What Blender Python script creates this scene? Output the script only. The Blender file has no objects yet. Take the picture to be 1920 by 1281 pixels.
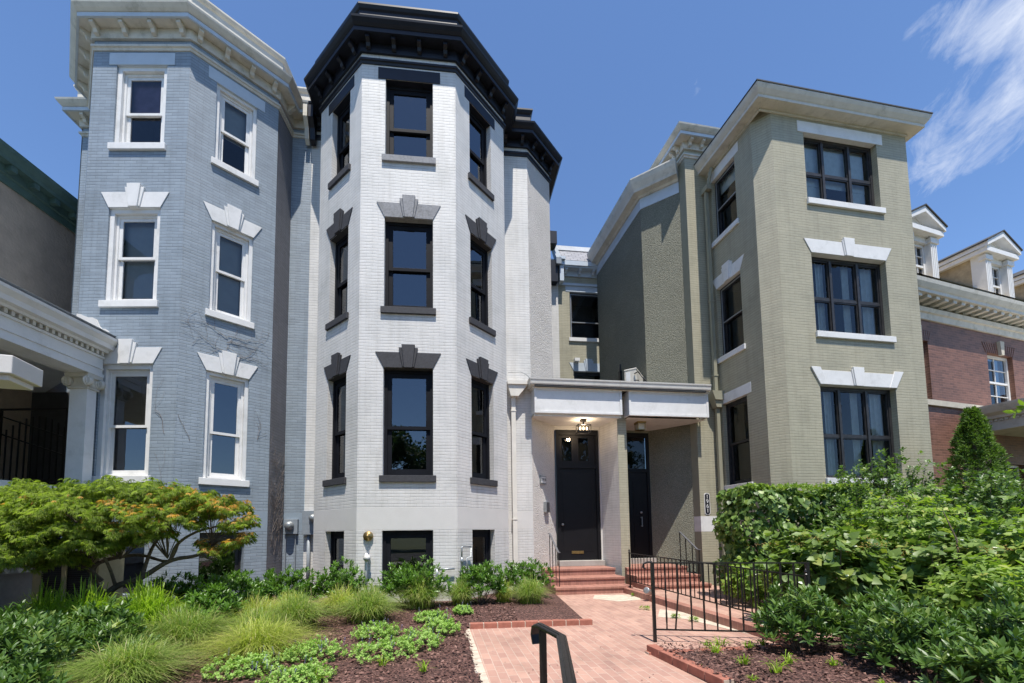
import bpy, math, random
import numpy as np
from mathutils import Matrix, Vector
R = math.radians
random.seed(7)
rng = np.random.default_rng(11)
SC = bpy.context.scene
COL = SC.collection
EYE = 1.48

# ------------------------------------------------------------ camera
cam_d = bpy.data.cameras.new('camera')
cam = bpy.data.objects.new('camera', cam_d); COL.objects.link(cam); SC.camera = cam
cam_d.sensor_width = 36.0
cam_d.lens = 36.0 * 794.23 / 1920
cam_d.shift_x = (960 - 932.1) / 1920
cam_d.shift_y = (940.3 - 640.5) / 1920
cam_d.clip_start = 0.05; cam_d.clip_end = 3000
PT, RL = 0.07138, -0.011508
fw = Vector((0, math.cos(PT), math.sin(PT))); up0 = Vector((0, -math.sin(PT), math.cos(PT))); rt0 = Vector((1, 0, 0))
rt = rt0 * math.cos(RL) + up0 * math.sin(RL); up = -rt0 * math.sin(RL) + up0 * math.cos(RL)
cam.matrix_world = Matrix(((rt.x, up.x, -fw.x, 0), (rt.y, up.y, -fw.y, 0), (rt.z, up.z, -fw.z, EYE), (0, 0, 0, 1)))

# ------------------------------------------------------------ sun and sky
SUN_AZ, SUN_EL = R(10.5), R(69.5)      # azimuth from straight behind the camera towards the right
sdir = Vector((math.sin(SUN_AZ) * math.cos(SUN_EL), -math.cos(SUN_AZ) * math.cos(SUN_EL), math.sin(SUN_EL)))
sl = bpy.data.lights.new('sun', 'SUN'); sl.energy = 5.0; sl.angle = R(0.53); sl.color = (1, .945, .86)
so = bpy.data.objects.new('sun', sl); COL.objects.link(so); so.rotation_euler = sdir.to_track_quat('Z', 'Y').to_euler()
so.location = (0, 0, 40)
W = bpy.data.worlds.new('World'); SC.world = W; W.use_nodes = True
nt = W.node_tree; nt.nodes.clear()
def wn(t): return nt.nodes.new(t)
wo = wn('ShaderNodeOutputWorld'); bg = wn('ShaderNodeBackground'); sky = wn('ShaderNodeTexSky')
sky.sky_type = 'NISHITA'; sky.sun_disc = False; sky.sun_elevation = SUN_EL
sky.sun_rotation = math.atan2(sdir.x, sdir.y); sky.altitude = 50; sky.air_density = 1.0; sky.dust_density = 0.2; sky.ozone_density = 2.0
bg.inputs[1].default_value = 0.122
tc = wn('ShaderNodeTexCoord'); sep = wn('ShaderNodeSeparateXYZ'); nt.links.new(tc.outputs['Generated'], sep.inputs[0])
def wm(op, a, b=None, cl=False):
    n = wn('ShaderNodeMath'); n.operation = op; n.use_clamp = cl
    for i, v in enumerate((a, b)):
        if v is None: continue
        if isinstance(v, (int, float)): n.inputs[i].default_value = v
        else: nt.links.new(v, n.inputs[i])
    return n.outputs[0]
zc = wm('MAXIMUM', sep.outputs[2], .05)
px_, py_ = wm('DIVIDE', sep.outputs[0], zc), wm('DIVIDE', sep.outputs[1], zc)
# streak frame: u along the streaks, v across
ca, sa = math.cos(R(62)), math.sin(R(62))
u_ = wm('ADD', wm('MULTIPLY', px_, ca), wm('MULTIPLY', py_, sa))
v_ = wm('SUBTRACT', wm('MULTIPLY', py_, ca), wm('MULTIPLY', px_, sa))
cmb = wn('ShaderNodeCombineXYZ'); nt.links.new(wm('MULTIPLY', u_, 1.6), cmb.inputs[0]); nt.links.new(wm('MULTIPLY', v_, 3.2), cmb.inputs[1])
nz = wn('ShaderNodeTexNoise'); nz.inputs['Scale'].default_value = 3.4; nz.inputs['Detail'].default_value = 12; nz.inputs['Roughness'].default_value = .66
nz.inputs['Distortion'].default_value = .5
nt.links.new(cmb.outputs[0], nz.inputs['Vector'])
def blob(cx, cy, rx, ry):
    a = wm('DIVIDE', wm('SUBTRACT', px_, cx), rx); b = wm('DIVIDE', wm('SUBTRACT', py_, cy), ry)
    d = wm('ADD', wm('MULTIPLY', a, a), wm('MULTIPLY', b, b))
    return wm('SUBTRACT', 1.0, d, True)
mask = wm('MAXIMUM', wm('MULTIPLY', blob(1.05, .78, .26, .11), 1.15), wm('MULTIPLY', blob(1.20, .98, .28, .42), .95))
mask = wm('MAXIMUM', mask, wm('MULTIPLY', blob(-.1, -.75, .9, .35), .9))
mask = wm('MAXIMUM', mask, .16)
front = wm('GREATER_THAN', sep.outputs[2], .06)
den = wm('MULTIPLY', wm('SUBTRACT', nz.outputs[0], wm('SUBTRACT', .74, wm('MULTIPLY', mask, .43))), 2.2, True)
den = wm('MULTIPLY', den, front)
mixc = wn('ShaderNodeMix'); mixc.data_type = 'RGBA'
nt.links.new(wm('MULTIPLY', den, .78), mixc.inputs[0]); nt.links.new(sky.outputs[0], mixc.inputs[6]); mixc.inputs[7].default_value = (6.0, 6.3, 6.9, 1)
tint = wn('ShaderNodeMix'); tint.data_type = 'RGBA'; tint.blend_type = 'MULTIPLY'; tint.inputs[0].default_value = 1
nt.links.new(sky.outputs[0], tint.inputs[6]); tint.inputs[7].default_value = (.90, 1.05, 1.24, 1); nt.links.new(tint.outputs[2], mixc.inputs[6])
nt.links.new(mixc.outputs[2], bg.inputs[0]); nt.links.new(bg.outputs[0], wo.inputs[0])
SC.view_settings.view_transform = 'Standard'; SC.view_settings.look = 'None'; SC.view_settings.gamma = 1
SC.view_settings.exposure = 0.42
SC.cycles.max_bounces = 6; SC.cycles.transparent_max_bounces = 12; SC.cycles.glossy_bounces = 3; SC.cycles.transmission_bounces = 4

# ------------------------------------------------------------ materials
MATS = {}
class NT:
    def __init__(s, name):
        s.m = bpy.data.materials.new(name); s.m.use_nodes = True; s.t = s.m.node_tree; s.t.nodes.clear()
        s.out = s.n('ShaderNodeOutputMaterial'); s.b = s.n('ShaderNodeBsdfPrincipled'); s.l(s.b.outputs[0], s.out.inputs[0])
    def n(s, t): return s.t.nodes.new(t)
    def l(s, a, b): s.t.links.new(a, b)
    def noise(s, vec, scale, detail=4, rough=.55):
        n = s.n('ShaderNodeTexNoise'); n.inputs['Scale'].default_value = scale; n.inputs['Detail'].default_value = detail
        n.inputs['Roughness'].default_value = rough
        if vec is not None: s.l(vec, n.inputs['Vector'])
        return n.outputs[0]
    def ramp(s, fac, stops):
        r = s.n('ShaderNodeValToRGB'); s.l(fac, r.inputs[0])
        e = r.color_ramp.elements
        while len(e) < len(stops): e.new(.5)
        for i, (p, c) in enumerate(stops):
            e[i].position = p; e[i].color = (*c, 1) if len(c) == 3 else c
        return r.outputs[0]
    def mix(s, f, a, b, bt='MIX'):
        m = s.n('ShaderNodeMix'); m.data_type = 'RGBA'; m.blend_type = bt
        for i, v in ((0, f), (6, a), (7, b)):
            if isinstance(v, (int, float)): m.inputs[i].default_value = v
            elif isinstance(v, tuple): m.inputs[i].default_value = (*v, 1)
            else: s.l(v, m.inputs[i])
        return m.outputs[2]
    def math(s, op, a, b=0., cl=False):
        m = s.n('ShaderNodeMath'); m.operation = op; m.use_clamp = cl
        for i, v in enumerate((a, b)):
            if isinstance(v, (int, float)): m.inputs[i].default_value = v
            else: s.l(v, m.inputs[i])
        return m.outputs[0]
    def bump(s, h, strength, dist):
        b = s.n('ShaderNodeBump'); b.inputs['Strength'].default_value = strength; b.inputs['Distance'].default_value = dist
        s.l(h, b.inputs['Height']); s.l(b.outputs[0], s.b.inputs['Normal']); return b
    def pos(s):
        g = s.n('ShaderNodeNewGeometry'); return g.outputs['Position']
def c4(c): return (*c, 1)

def brick_mat(name, col, dark=.72, var=.05, bw=.235, bh=.0675, mort=.0045, peel=None, bumpd=.006, row=.75, vmix=.45):
    k = NT(name); uv = k.n('ShaderNodeUVMap')
    bt = k.n('ShaderNodeTexBrick'); bt.offset = .5; bt.inputs['Scale'].default_value = 1
    bt.inputs['Brick Width'].default_value = bw; bt.inputs['Row Height'].default_value = bh; bt.inputs['Mortar Size'].default_value = mort
    bt.inputs['Mortar Smooth'].default_value = .35; bt.inputs['Bias'].default_value = 0
    # slight waviness of the courses
    wn_ = k.noise(uv.outputs[0], 3.0, 3); wv = k.n('ShaderNodeVectorMath'); wv.operation = 'MULTIPLY_ADD'
    k.l(wn_, wv.inputs[0]); wv.inputs[1].default_value = (.03, .03, 0); k.l(uv.outputs[0], wv.inputs[2])
    k.l(wv.outputs[0], bt.inputs['Vector'])
    c1 = tuple(min(1, x * (1 + var)) for x in col); c2 = tuple(x * (1 - var) for x in col)
    bt.inputs['Color1'].default_value = c4(c1); bt.inputs['Color2'].default_value = c4(c2)
    bt.inputs['Mortar'].default_value = c4(tuple(x * dark for x in col))
    # smooth joint depth varies: some joints filled with paint
    big = k.noise(uv.outputs[0], .9, 5, .6)
    fill = k.ramp(k.noise(uv.outputs[0], 5, 3), [(.35, (0, 0, 0)), (.62, (1, 1, 1))])
    base = k.mix(fill, bt.outputs[0], col)
    base = k.mix(.35, bt.outputs[0], base)
    tone = k.ramp(big, [(.28, (.82, .83, .83)), (.5, (1, 1, 1)), (.72, (1.08, 1.07, 1.06))])
    base = k.mix(1, base, tone, 'MULTIPLY')
    # streaks of dirt running down
    mp = k.n('ShaderNodeMapping'); mp.inputs['Scale'].default_value = (4.5, .35, 1); k.l(uv.outputs[0], mp.inputs[0])
    st = k.ramp(k.noise(mp.outputs[0], 1.6, 6, .65), [(.46, (1, 1, 1)), (.74, (.80, .79, .77))])
    base = k.mix(.7, base, st, 'MULTIPLY')
    if peel:
        pf = k.ramp(k.noise(uv.outputs[0], 7.0, 8, .7), [(.735, (0, 0, 0)), (.75, (1, 1, 1))])
        base = k.mix(pf, base, peel)
    k.l(base, k.b.inputs['Base Color']); k.b.inputs['Roughness'].default_value = .55
    sx = k.n('ShaderNodeSeparateXYZ'); k.l(wv.outputs[0], sx.inputs[0])
    fr = k.math('FRACT', k.math('DIVIDE', sx.outputs[1], bh)); dist = k.math('ABSOLUTE', k.math('SUBTRACT', fr, .5))
    mp2 = k.n('ShaderNodeMapping'); mp2.inputs['Scale'].default_value = (1.1, 14.0, 1); k.l(uv.outputs[0], mp2.inputs[0])
    vis = k.ramp(k.noise(mp2.outputs[0], 1.5, 4, .6), [(.36, (.15, .15, .15)), (.60, (1, 1, 1))])
    line = k.math('MULTIPLY', k.math('MULTIPLY', k.math('SUBTRACT', dist, .385, True), 9, True), vis)
    base = k.mix(k.math('MULTIPLY', line, row), base, tuple(x * .42 for x in col))
    mp3 = k.n('ShaderNodeMapping'); mp3.inputs['Scale'].default_value = (1.6, 14.0, 1); mp3.inputs['Location'].default_value = (7, 3, 0); k.l(uv.outputs[0], mp3.inputs[0])
    hl = k.math('MULTIPLY', k.math('MULTIPLY', k.math('SUBTRACT', k.math('ABSOLUTE', k.math('SUBTRACT', k.math('FRACT', k.math('ADD', k.math('DIVIDE', sx.outputs[1], bh), .14)), .5)), .40, True), 10, True), k.ramp(k.noise(mp3.outputs[0], 1.5, 4, .6), [(.60, (0, 0, 0)), (.72, (1, 1, 1))]))
    base = k.mix(k.math('MULTIPLY', hl, min(1, row)), base, tuple(min(.8, x * 1.35 + .06) for x in col))
    k.l(base, k.b.inputs['Base Color'])
    inv = k.math('SUBTRACT', 1, bt.outputs[1]); inv = k.math('SUBTRACT', k.math('MULTIPLY', inv, vmix), line)
    h = k.math('ADD', inv, k.math('MULTIPLY', k.noise(uv.outputs[0], 55, 3), .25))
    k.bump(h, .75, bumpd * .8); return k.m
def plain(name, col, rough=.6, var=.08, scale=6, bump=.0, metal=0., bscale=60, spec=.5, grime=0.):
    k = NT(name); p = k.pos()
    n = k.noise(p, scale, 6, .6)
    lo = tuple(x * (1 - var) for x in col); hi = tuple(min(1, x * (1 + var)) for x in col)
    base = k.ramp(n, [(.3, lo), (.7, hi)])
    if grime:
        g = k.ramp(k.noise(p, 2.2, 9, .75), [(.52, (1, 1, 1)), (.68, (1 - grime, 1 - grime, 1 - grime * 1.1))])
        base = k.mix(1, base, g, 'MULTIPLY')
    k.l(base, k.b.inputs['Base Color']); k.b.inputs['Roughness'].default_value = rough; k.b.inputs['Metallic'].default_value = metal
    k.b.inputs['Specular IOR Level'].default_value = spec
    if bump: k.bump(k.noise(p, bscale, 4), .6, bump)
    return k.m
def pebble(name, col, col2, bd=.03):
    k = NT(name); p = k.pos(); v = k.n('ShaderNodeTexVoronoi'); v.inputs['Scale'].default_value = 52; k.l(p, v.inputs['Vector'])
    f = k.ramp(v.outputs[0], [(.0, col), (.55, col2)])
    n = k.ramp(k.noise(p, 1.2, 5), [(.3, (.9, .9, .9)), (.7, (1.06, 1.06, 1.06))])
    k.l(k.mix(1, f, n, 'MULTIPLY'), k.b.inputs['Base Color']); k.b.inputs['Roughness'].default_value = .85
    h = k.math('ADD', k.math('SUBTRACT', 1, v.outputs[0]), k.math('MULTIPLY', k.noise(p, 20, 4), .8))
    k.bump(h, 1.0, bd); return k.m
def glass(name, tint=(.9, .95, .97), ior=1.9, rough=.01, thru=.75):
    k = NT(name); k.t.nodes.remove(k.b)
    tr = k.n('ShaderNodeBsdfTransparent'); tr.inputs[0].default_value = c4(tuple(x * thru for x in tint))
    gl = k.n('ShaderNodeBsdfGlossy'); gl.inputs['Roughness'].default_value = rough; gl.inputs[0].default_value = (.95, .97, 1, 1)
    fr = k.n('ShaderNodeFresnel'); fr.inputs[0].default_value = ior
    n = k.n('ShaderNodeBump'); n.inputs['Distance'].default_value = .002; n.inputs['Strength'].default_value = .35
    k.l(k.noise(k.pos(), 1.6, 2), n.inputs['Height']); k.l(n.outputs[0], gl.inputs['Normal'])
    mx = k.n('ShaderNodeMixShader'); k.l(fr.outputs[0], mx.inputs[0]); k.l(tr.outputs[0], mx.inputs[1]); k.l(gl.outputs[0], mx.inputs[2])
    k.l(mx.outputs[0], k.out.inputs[0]); return k.m
def foliage(name, dark, light, rough=.45, trans=.3, spec=.5, third=None):
    k = NT(name); a = k.n('ShaderNodeAttribute'); a.attribute_name = 'rnd'
    st = [(0, dark), (.75, light)] + ([(.97, third), (1.0, third)] if third else [(1, light)])
    col = k.ramp(a.outputs['Fac'], st)
    k.l(col, k.b.inputs['Base Color']); k.b.inputs['Roughness'].default_value = rough; k.b.inputs['Specular IOR Level'].default_value = spec
    tl = k.n('ShaderNodeBsdfTranslucent'); k.l(k.mix(1, col, (1.5, 1.7, .7), 'MULTIPLY'), tl.inputs[0])
    mx = k.n('ShaderNodeMixShader'); mx.inputs[0].default_value = trans
    k.l(k.b.outputs[0], mx.inputs[1]); k.l(tl.outputs[0], mx.inputs[2]); k.l(mx.outputs[0], k.out.inputs[0]); return k.m

M = MATS
M['white_brick'] = brick_mat('white painted brick', (.64, .63, .61), dark=.80, var=.035, mort=.004, row=.55)
M['blue_brick'] = brick_mat('blue grey painted brick', (.255, .305, .355), peel=(.52, .55, .58), dark=.66, var=.10, mort=.004, row=.95)
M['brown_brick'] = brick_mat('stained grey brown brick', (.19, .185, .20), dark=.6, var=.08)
M['green_brick'] = brick_mat('sage painted brick', (.385, .36, .262), peel=(.66, .65, .60), dark=.74, var=.05, mort=.004, row=.8)
M['blue_smooth'] = plain('blue grey painted render', (.25, .305, .36), .6, .05, 3, .002)
M['white_smooth'] = plain('white painted render', (.62, .605, .58), .6, .03, 3, .002)
M['red_brick'] = brick_mat('weathered red brick', (.165, .078, .052), dark=1.7, var=.30, bw=.215, bh=.075, mort=.006, bumpd=.004, row=0, vmix=1)
M['white_pebble'] = pebble('white pebbledash', (.86, .83, .79), (.62, .59, .56), .026)
M['green_pebble'] = pebble('sage pebbledash', (.48, .48, .39), (.20, .20, .15), .03)
M['white_paint'] = plain('white trim paint', (.72, .715, .70), .5, .05, 5, .0015, grime=.16)
M['old_white'] = plain('weathered white trim paint', (.60, .57, .50), .6, .10, 4, .002, grime=.34)
M['old_blue_white'] = plain('pale blue trim paint', (.50, .56, .62), .55, .05, 4, grime=.1)
M['black_trim'] = plain('black cornice paint', (.011, .013, .021), .42, .2, 4, spec=.3)
M['black_frame'] = plain('black window paint', (.010, .011, .015), .6, .2, 4, spec=.12)
M['dark_slate'] = plain('charcoal painted stone', (.040, .040, .046), .75, .25, 22, .004, grime=.2)
M['grey_stone'] = plain('weathered grey stone', (.27, .27, .28), .85, .2, 25, .005, grime=.3)
M['green_trim'] = plain('sage trim paint', (.29, .28, .205), .55, .06, 5)
M['worn_black'] = plain('worn black window paint', (.022, .021, .022), .5, .5, 9, grime=.0)
M['glass'] = glass('window glass', ior=2.1, thru=.55)
M['glass_old'] = glass('old window glass', ior=1.5, thru=.85)
M['glass_dark'] = glass('dim transom glass', ior=1.45, thru=.25)
M['room'] = plain('dark room', (.035, .034, .035), .9, .3, 2)
M['curtain'] = plain('pale curtain', (.72, .75, .72), .8, .1, 9)
M['blind_grey'] = plain('grey roller blind', (.40, .41, .42), .85, .06, 5)
M['blind_purple'] = plain('purple blind', (.24, .15, .22), .8, .2, 5)
M['roof_and_shade_dark'] = plain('dark roof covering and painted porch shade', (.05, .05, .05), .8, .2, 5)  # roofing colour, also used to paint shade on the porch back wall
M['iron'] = plain('black wrought iron', (.018, .017, .017), .38, .3, 30, .001, metal=.3)
M['grey_iron'] = plain('grey handrail paint', (.16, .165, .18), .35, .2, 10, metal=.4)
M['galv'] = plain('galvanised steel', (.34, .36, .37), .4, .15, 20, metal=.6)
M['meter_grey'] = plain('grey meter box paint', (.24, .27, .30), .5, .1, 12)
M['brass'] = plain('aged brass', (.42, .30, .13), .35, .3, 30, metal=.9)
M['cream_pipe'] = plain('cream downspout paint', (.70, .67, .61), .5, .06, 5, grime=.1)
M['beige_metal'] = plain('beige condenser paint', (.42, .38, .24), .55, .1, 8)
M['bark'] = plain('grey brown bark', (.11, .085, .065), .9, .4, 25, .01)
M['vine_bark'] = plain('dry vine stem', (.20, .165, .145), .9, .3, 25)
M['door'] = plain('black door paint', (.008, .008, .010), .45, .15, 5, spec=.25)
M['cedar'] = plain('cedar shingle', (.36, .29, .19), .9, .25, 6, .004)
M['stucco_brown'] = plain('brown stucco', (.50, .40, .31), .95, .14, 3, .02, bscale=16)
M['mansion_green'] = plain('dark green cornice paint', (.09, .16, .14), .5, .15, 5, grime=.2)
M['limestone'] = plain('limestone', (.50, .46, .38), .8, .1, 8, .003)
M['clear_bulb'] = NT('lamp filament').m
k_ = M['clear_bulb'].node_tree; em = k_.nodes.new('ShaderNodeEmission'); em.inputs[0].default_value = (1, .72, .42, 1); em.inputs[1].default_value = 9
k_.links.new(em.outputs[0], [n for n in k_.nodes if n.type == 'OUTPUT_MATERIAL'][0].inputs[0])

def path_brick():
    k = NT('worn red brick paving'); uv = k.n('ShaderNodeUVMap')
    bt = k.n('ShaderNodeTexBrick'); bt.inputs['Scale'].default_value = 1; bt.inputs['Brick Width'].default_value = .205
    bt.inputs['Row Height'].default_value = .102; bt.inputs['Mortar Size'].default_value = .005; bt.inputs['Mortar Smooth'].default_value = .2
    bt.inputs['Color1'].default_value = (.42, .235, .175, 1); bt.inputs['Color2'].default_value = (.30, .15, .115, 1); bt.inputs['Mortar'].default_value = (.44, .33, .26, 1)
    k.l(uv.outputs[0], bt.inputs['Vector'])
    p = uv.outputs[0]
    b = k.mix(.75, bt.outputs[0], k.ramp(k.noise(p, 1.3, 6, .65), [(.3, (.62, .58, .55)), (.5, (1, 1, 1)), (.72, (1.25, 1.3, 1.3))]), 'MULTIPLY')
    pal = k.ramp(k.noise(p, 3.4, 10, .78), [(.60, (0, 0, 0)), (.70, (1, 1, 1))])
    b = k.mix(k.math('MULTIPLY', pal, .55), b, (.62, .50, .42))
    drk = k.ramp(k.noise(p, 5.1, 8, .7), [(.36, (1, 1, 1)), (.44, (0, 0, 0))])
    b = k.mix(k.math('MULTIPLY', drk, .35), b, (.14, .09, .08))
    b = k.mix(.22, b, (.50, .36, .29)); k.l(b, k.b.inputs['Base Color']); k.b.inputs['Roughness'].default_value = .8
    k.bump(k.math('ADD', k.math('SUBTRACT', 1, bt.outputs[1]), k.math('MULTIPLY', k.noise(p, 30, 4), .5)), .6, .004); return k.m
M['paving'] = path_brick()
M['edge_brick'] = plain('red edging brick', (.33, .125, .085), .8, .22, 9, .004, grime=.25)
M['mortar'] = plain('pale mortar', (.48, .40, .32), .9, .15, 15)
M['step_brick'] = brick_mat('red step brick', (.34, .165, .125), dark=1.5, var=.15, bw=.10, bh=.30, mort=.006, bumpd=.003, row=0, vmix=1)
M['pale_flag'] = plain('pale worn concrete', (.52, .44, .35), .85, .2, 6, .003, grime=.3)
def mulch_mat():
    k = NT('dark bark mulch'); p = k.pos()
    mp = k.n('ShaderNodeMapping'); mp.inputs['Scale'].default_value = (1, 1, 1); k.l(p, mp.inputs[0])
    v = k.n('ShaderNodeTexVoronoi'); v.inputs['Scale'].default_value = 42; k.l(mp.outputs[0], v.inputs['Vector'])
    sp = k.n('ShaderNodeSeparateColor'); k.l(v.outputs[1], sp.inputs[0])
    b = k.ramp(sp.outputs[0], [(0, (.045, .02, .016)), (.5, (.10, .045, .035)), (.9, (.20, .10, .08))])
    k.l(b, k.b.inputs['Base Color']); k.b.inputs['Roughness'].default_value = .85
    k.bump(k.math('ADD', v.outputs[0], k.noise(p, 25, 4)), 1, .03); return k.m
M['mulch'] = mulch_mat()
def chip_mat():
    k = NT('bark chips'); a = k.n('ShaderNodeAttribute'); a.attribute_name = 'rnd'
    k.l(k.ramp(a.outputs['Fac'], [(0, (.04, .018, .014)), (.5, (.12, .055, .042)), (1, (.25, .14, .11))]), k.b.inputs['Base Color'])
    k.b.inputs['Roughness'].default_value = .8; return k.m
M['chips'] = chip_mat()
M['soil'] = plain('lawn soil', (.09, .10, .04), .95, .3, 4, .02)
M['concrete'] = plain('concrete pavement', (.36, .34, .31), .9, .1, 3, .003, grime=.2)
M['asphalt'] = plain('asphalt', (.05, .05, .05), .9, .2, 12, .004)
def slate_mat():
    k = NT('grey slate roof'); uv = k.n('ShaderNodeUVMap'); bt = k.n('ShaderNodeTexBrick'); bt.inputs['Scale'].default_value = 1
    bt.inputs['Brick Width'].default_value = .28; bt.inputs['Row Height'].default_value = .17; bt.inputs['Mortar Size'].default_value = .009
    bt.inputs['Color1'].default_value = (.26, .26, .28, 1); bt.inputs['Color2'].default_value = (.20, .20, .22, 1); bt.inputs['Mortar'].default_value = (.06, .06, .07, 1)
    k.l(uv.outputs[0], bt.inputs['Vector']); k.l(bt.outputs[0], k.b.inputs['Base Color']); k.b.inputs['Roughness'].default_value = .6
    k.bump(k.math('SUBTRACT', 1, bt.outputs[1]), .7, .01); return k.m
M['slate'] = slate_mat()
M['gf_laurel'] = foliage('cherry laurel leaf', (.035, .085, .016), (.115, .205, .04), .40, .2, .45, (.26, .32, .08))
M['gf_laurel_light'] = foliage('young laurel leaf', (.04, .105, .012), (.12, .235, .03), .38, .25, .5)
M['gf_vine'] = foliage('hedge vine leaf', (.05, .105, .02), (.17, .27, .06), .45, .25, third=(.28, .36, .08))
M['gf_shrub'] = foliage('shrub leaf', (.035, .08, .02), (.13, .22, .05), .4, .3, third=(.26, .32, .08))
M['gf_lime'] = foliage('lime green leaf', (.09, .17, .025), (.25, .36, .06), .5, .35, third=(.42, .42, .10))
M['gf_hyd'] = foliage('broad hydrangea leaf', (.06, .12, .025), (.20, .29, .065), .45, .3, third=(.34, .36, .09))
M['gf_maple'] = foliage('laceleaf maple leaf', (.08, .14, .02), (.30, .38, .06), .5, .45, .4)
M['gf_maple_red'] = foliage('orange maple leaf', (.42, .24, .05), (.60, .36, .09), .5, .4)
M['gf_sedge'] = foliage('sedge blade', (.10, .17, .025), (.31, .42, .10), .45, .35, third=(.46, .40, .20))
M['gf_sedge_y'] = foliage('yellow sedge blade', (.19, .26, .03), (.46, .51, .11), .45, .35, third=(.52, .44, .22))
M['gf_liriope'] = foliage('lilyturf blade', (.11, .21, .012), (.32, .46, .04), .4, .35)
M['gf_mint'] = foliage('catmint leaf', (.16, .28, .05), (.36, .52, .14), .6, .3)
M['gf_flower'] = foliage('lavender flower', (.22, .20, .42), (.36, .33, .55), .6, .2)
M['gf_conifer'] = foliage('arborvitae spray', (.045, .10, .012), (.14, .23, .04), .6, .25)
M['gf_white'] = foliage('white bract', (.70, .70, .58), (.85, .85, .75), .5, .2)
M['gf_dry'] = foliage('dry flower head', (.35, .22, .07), (.52, .36, .14), .7, .2)
M['gf_street'] = foliage('street tree leaf', (.02, .05, .01), (.07, .13, .03), .5, .2)

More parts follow.
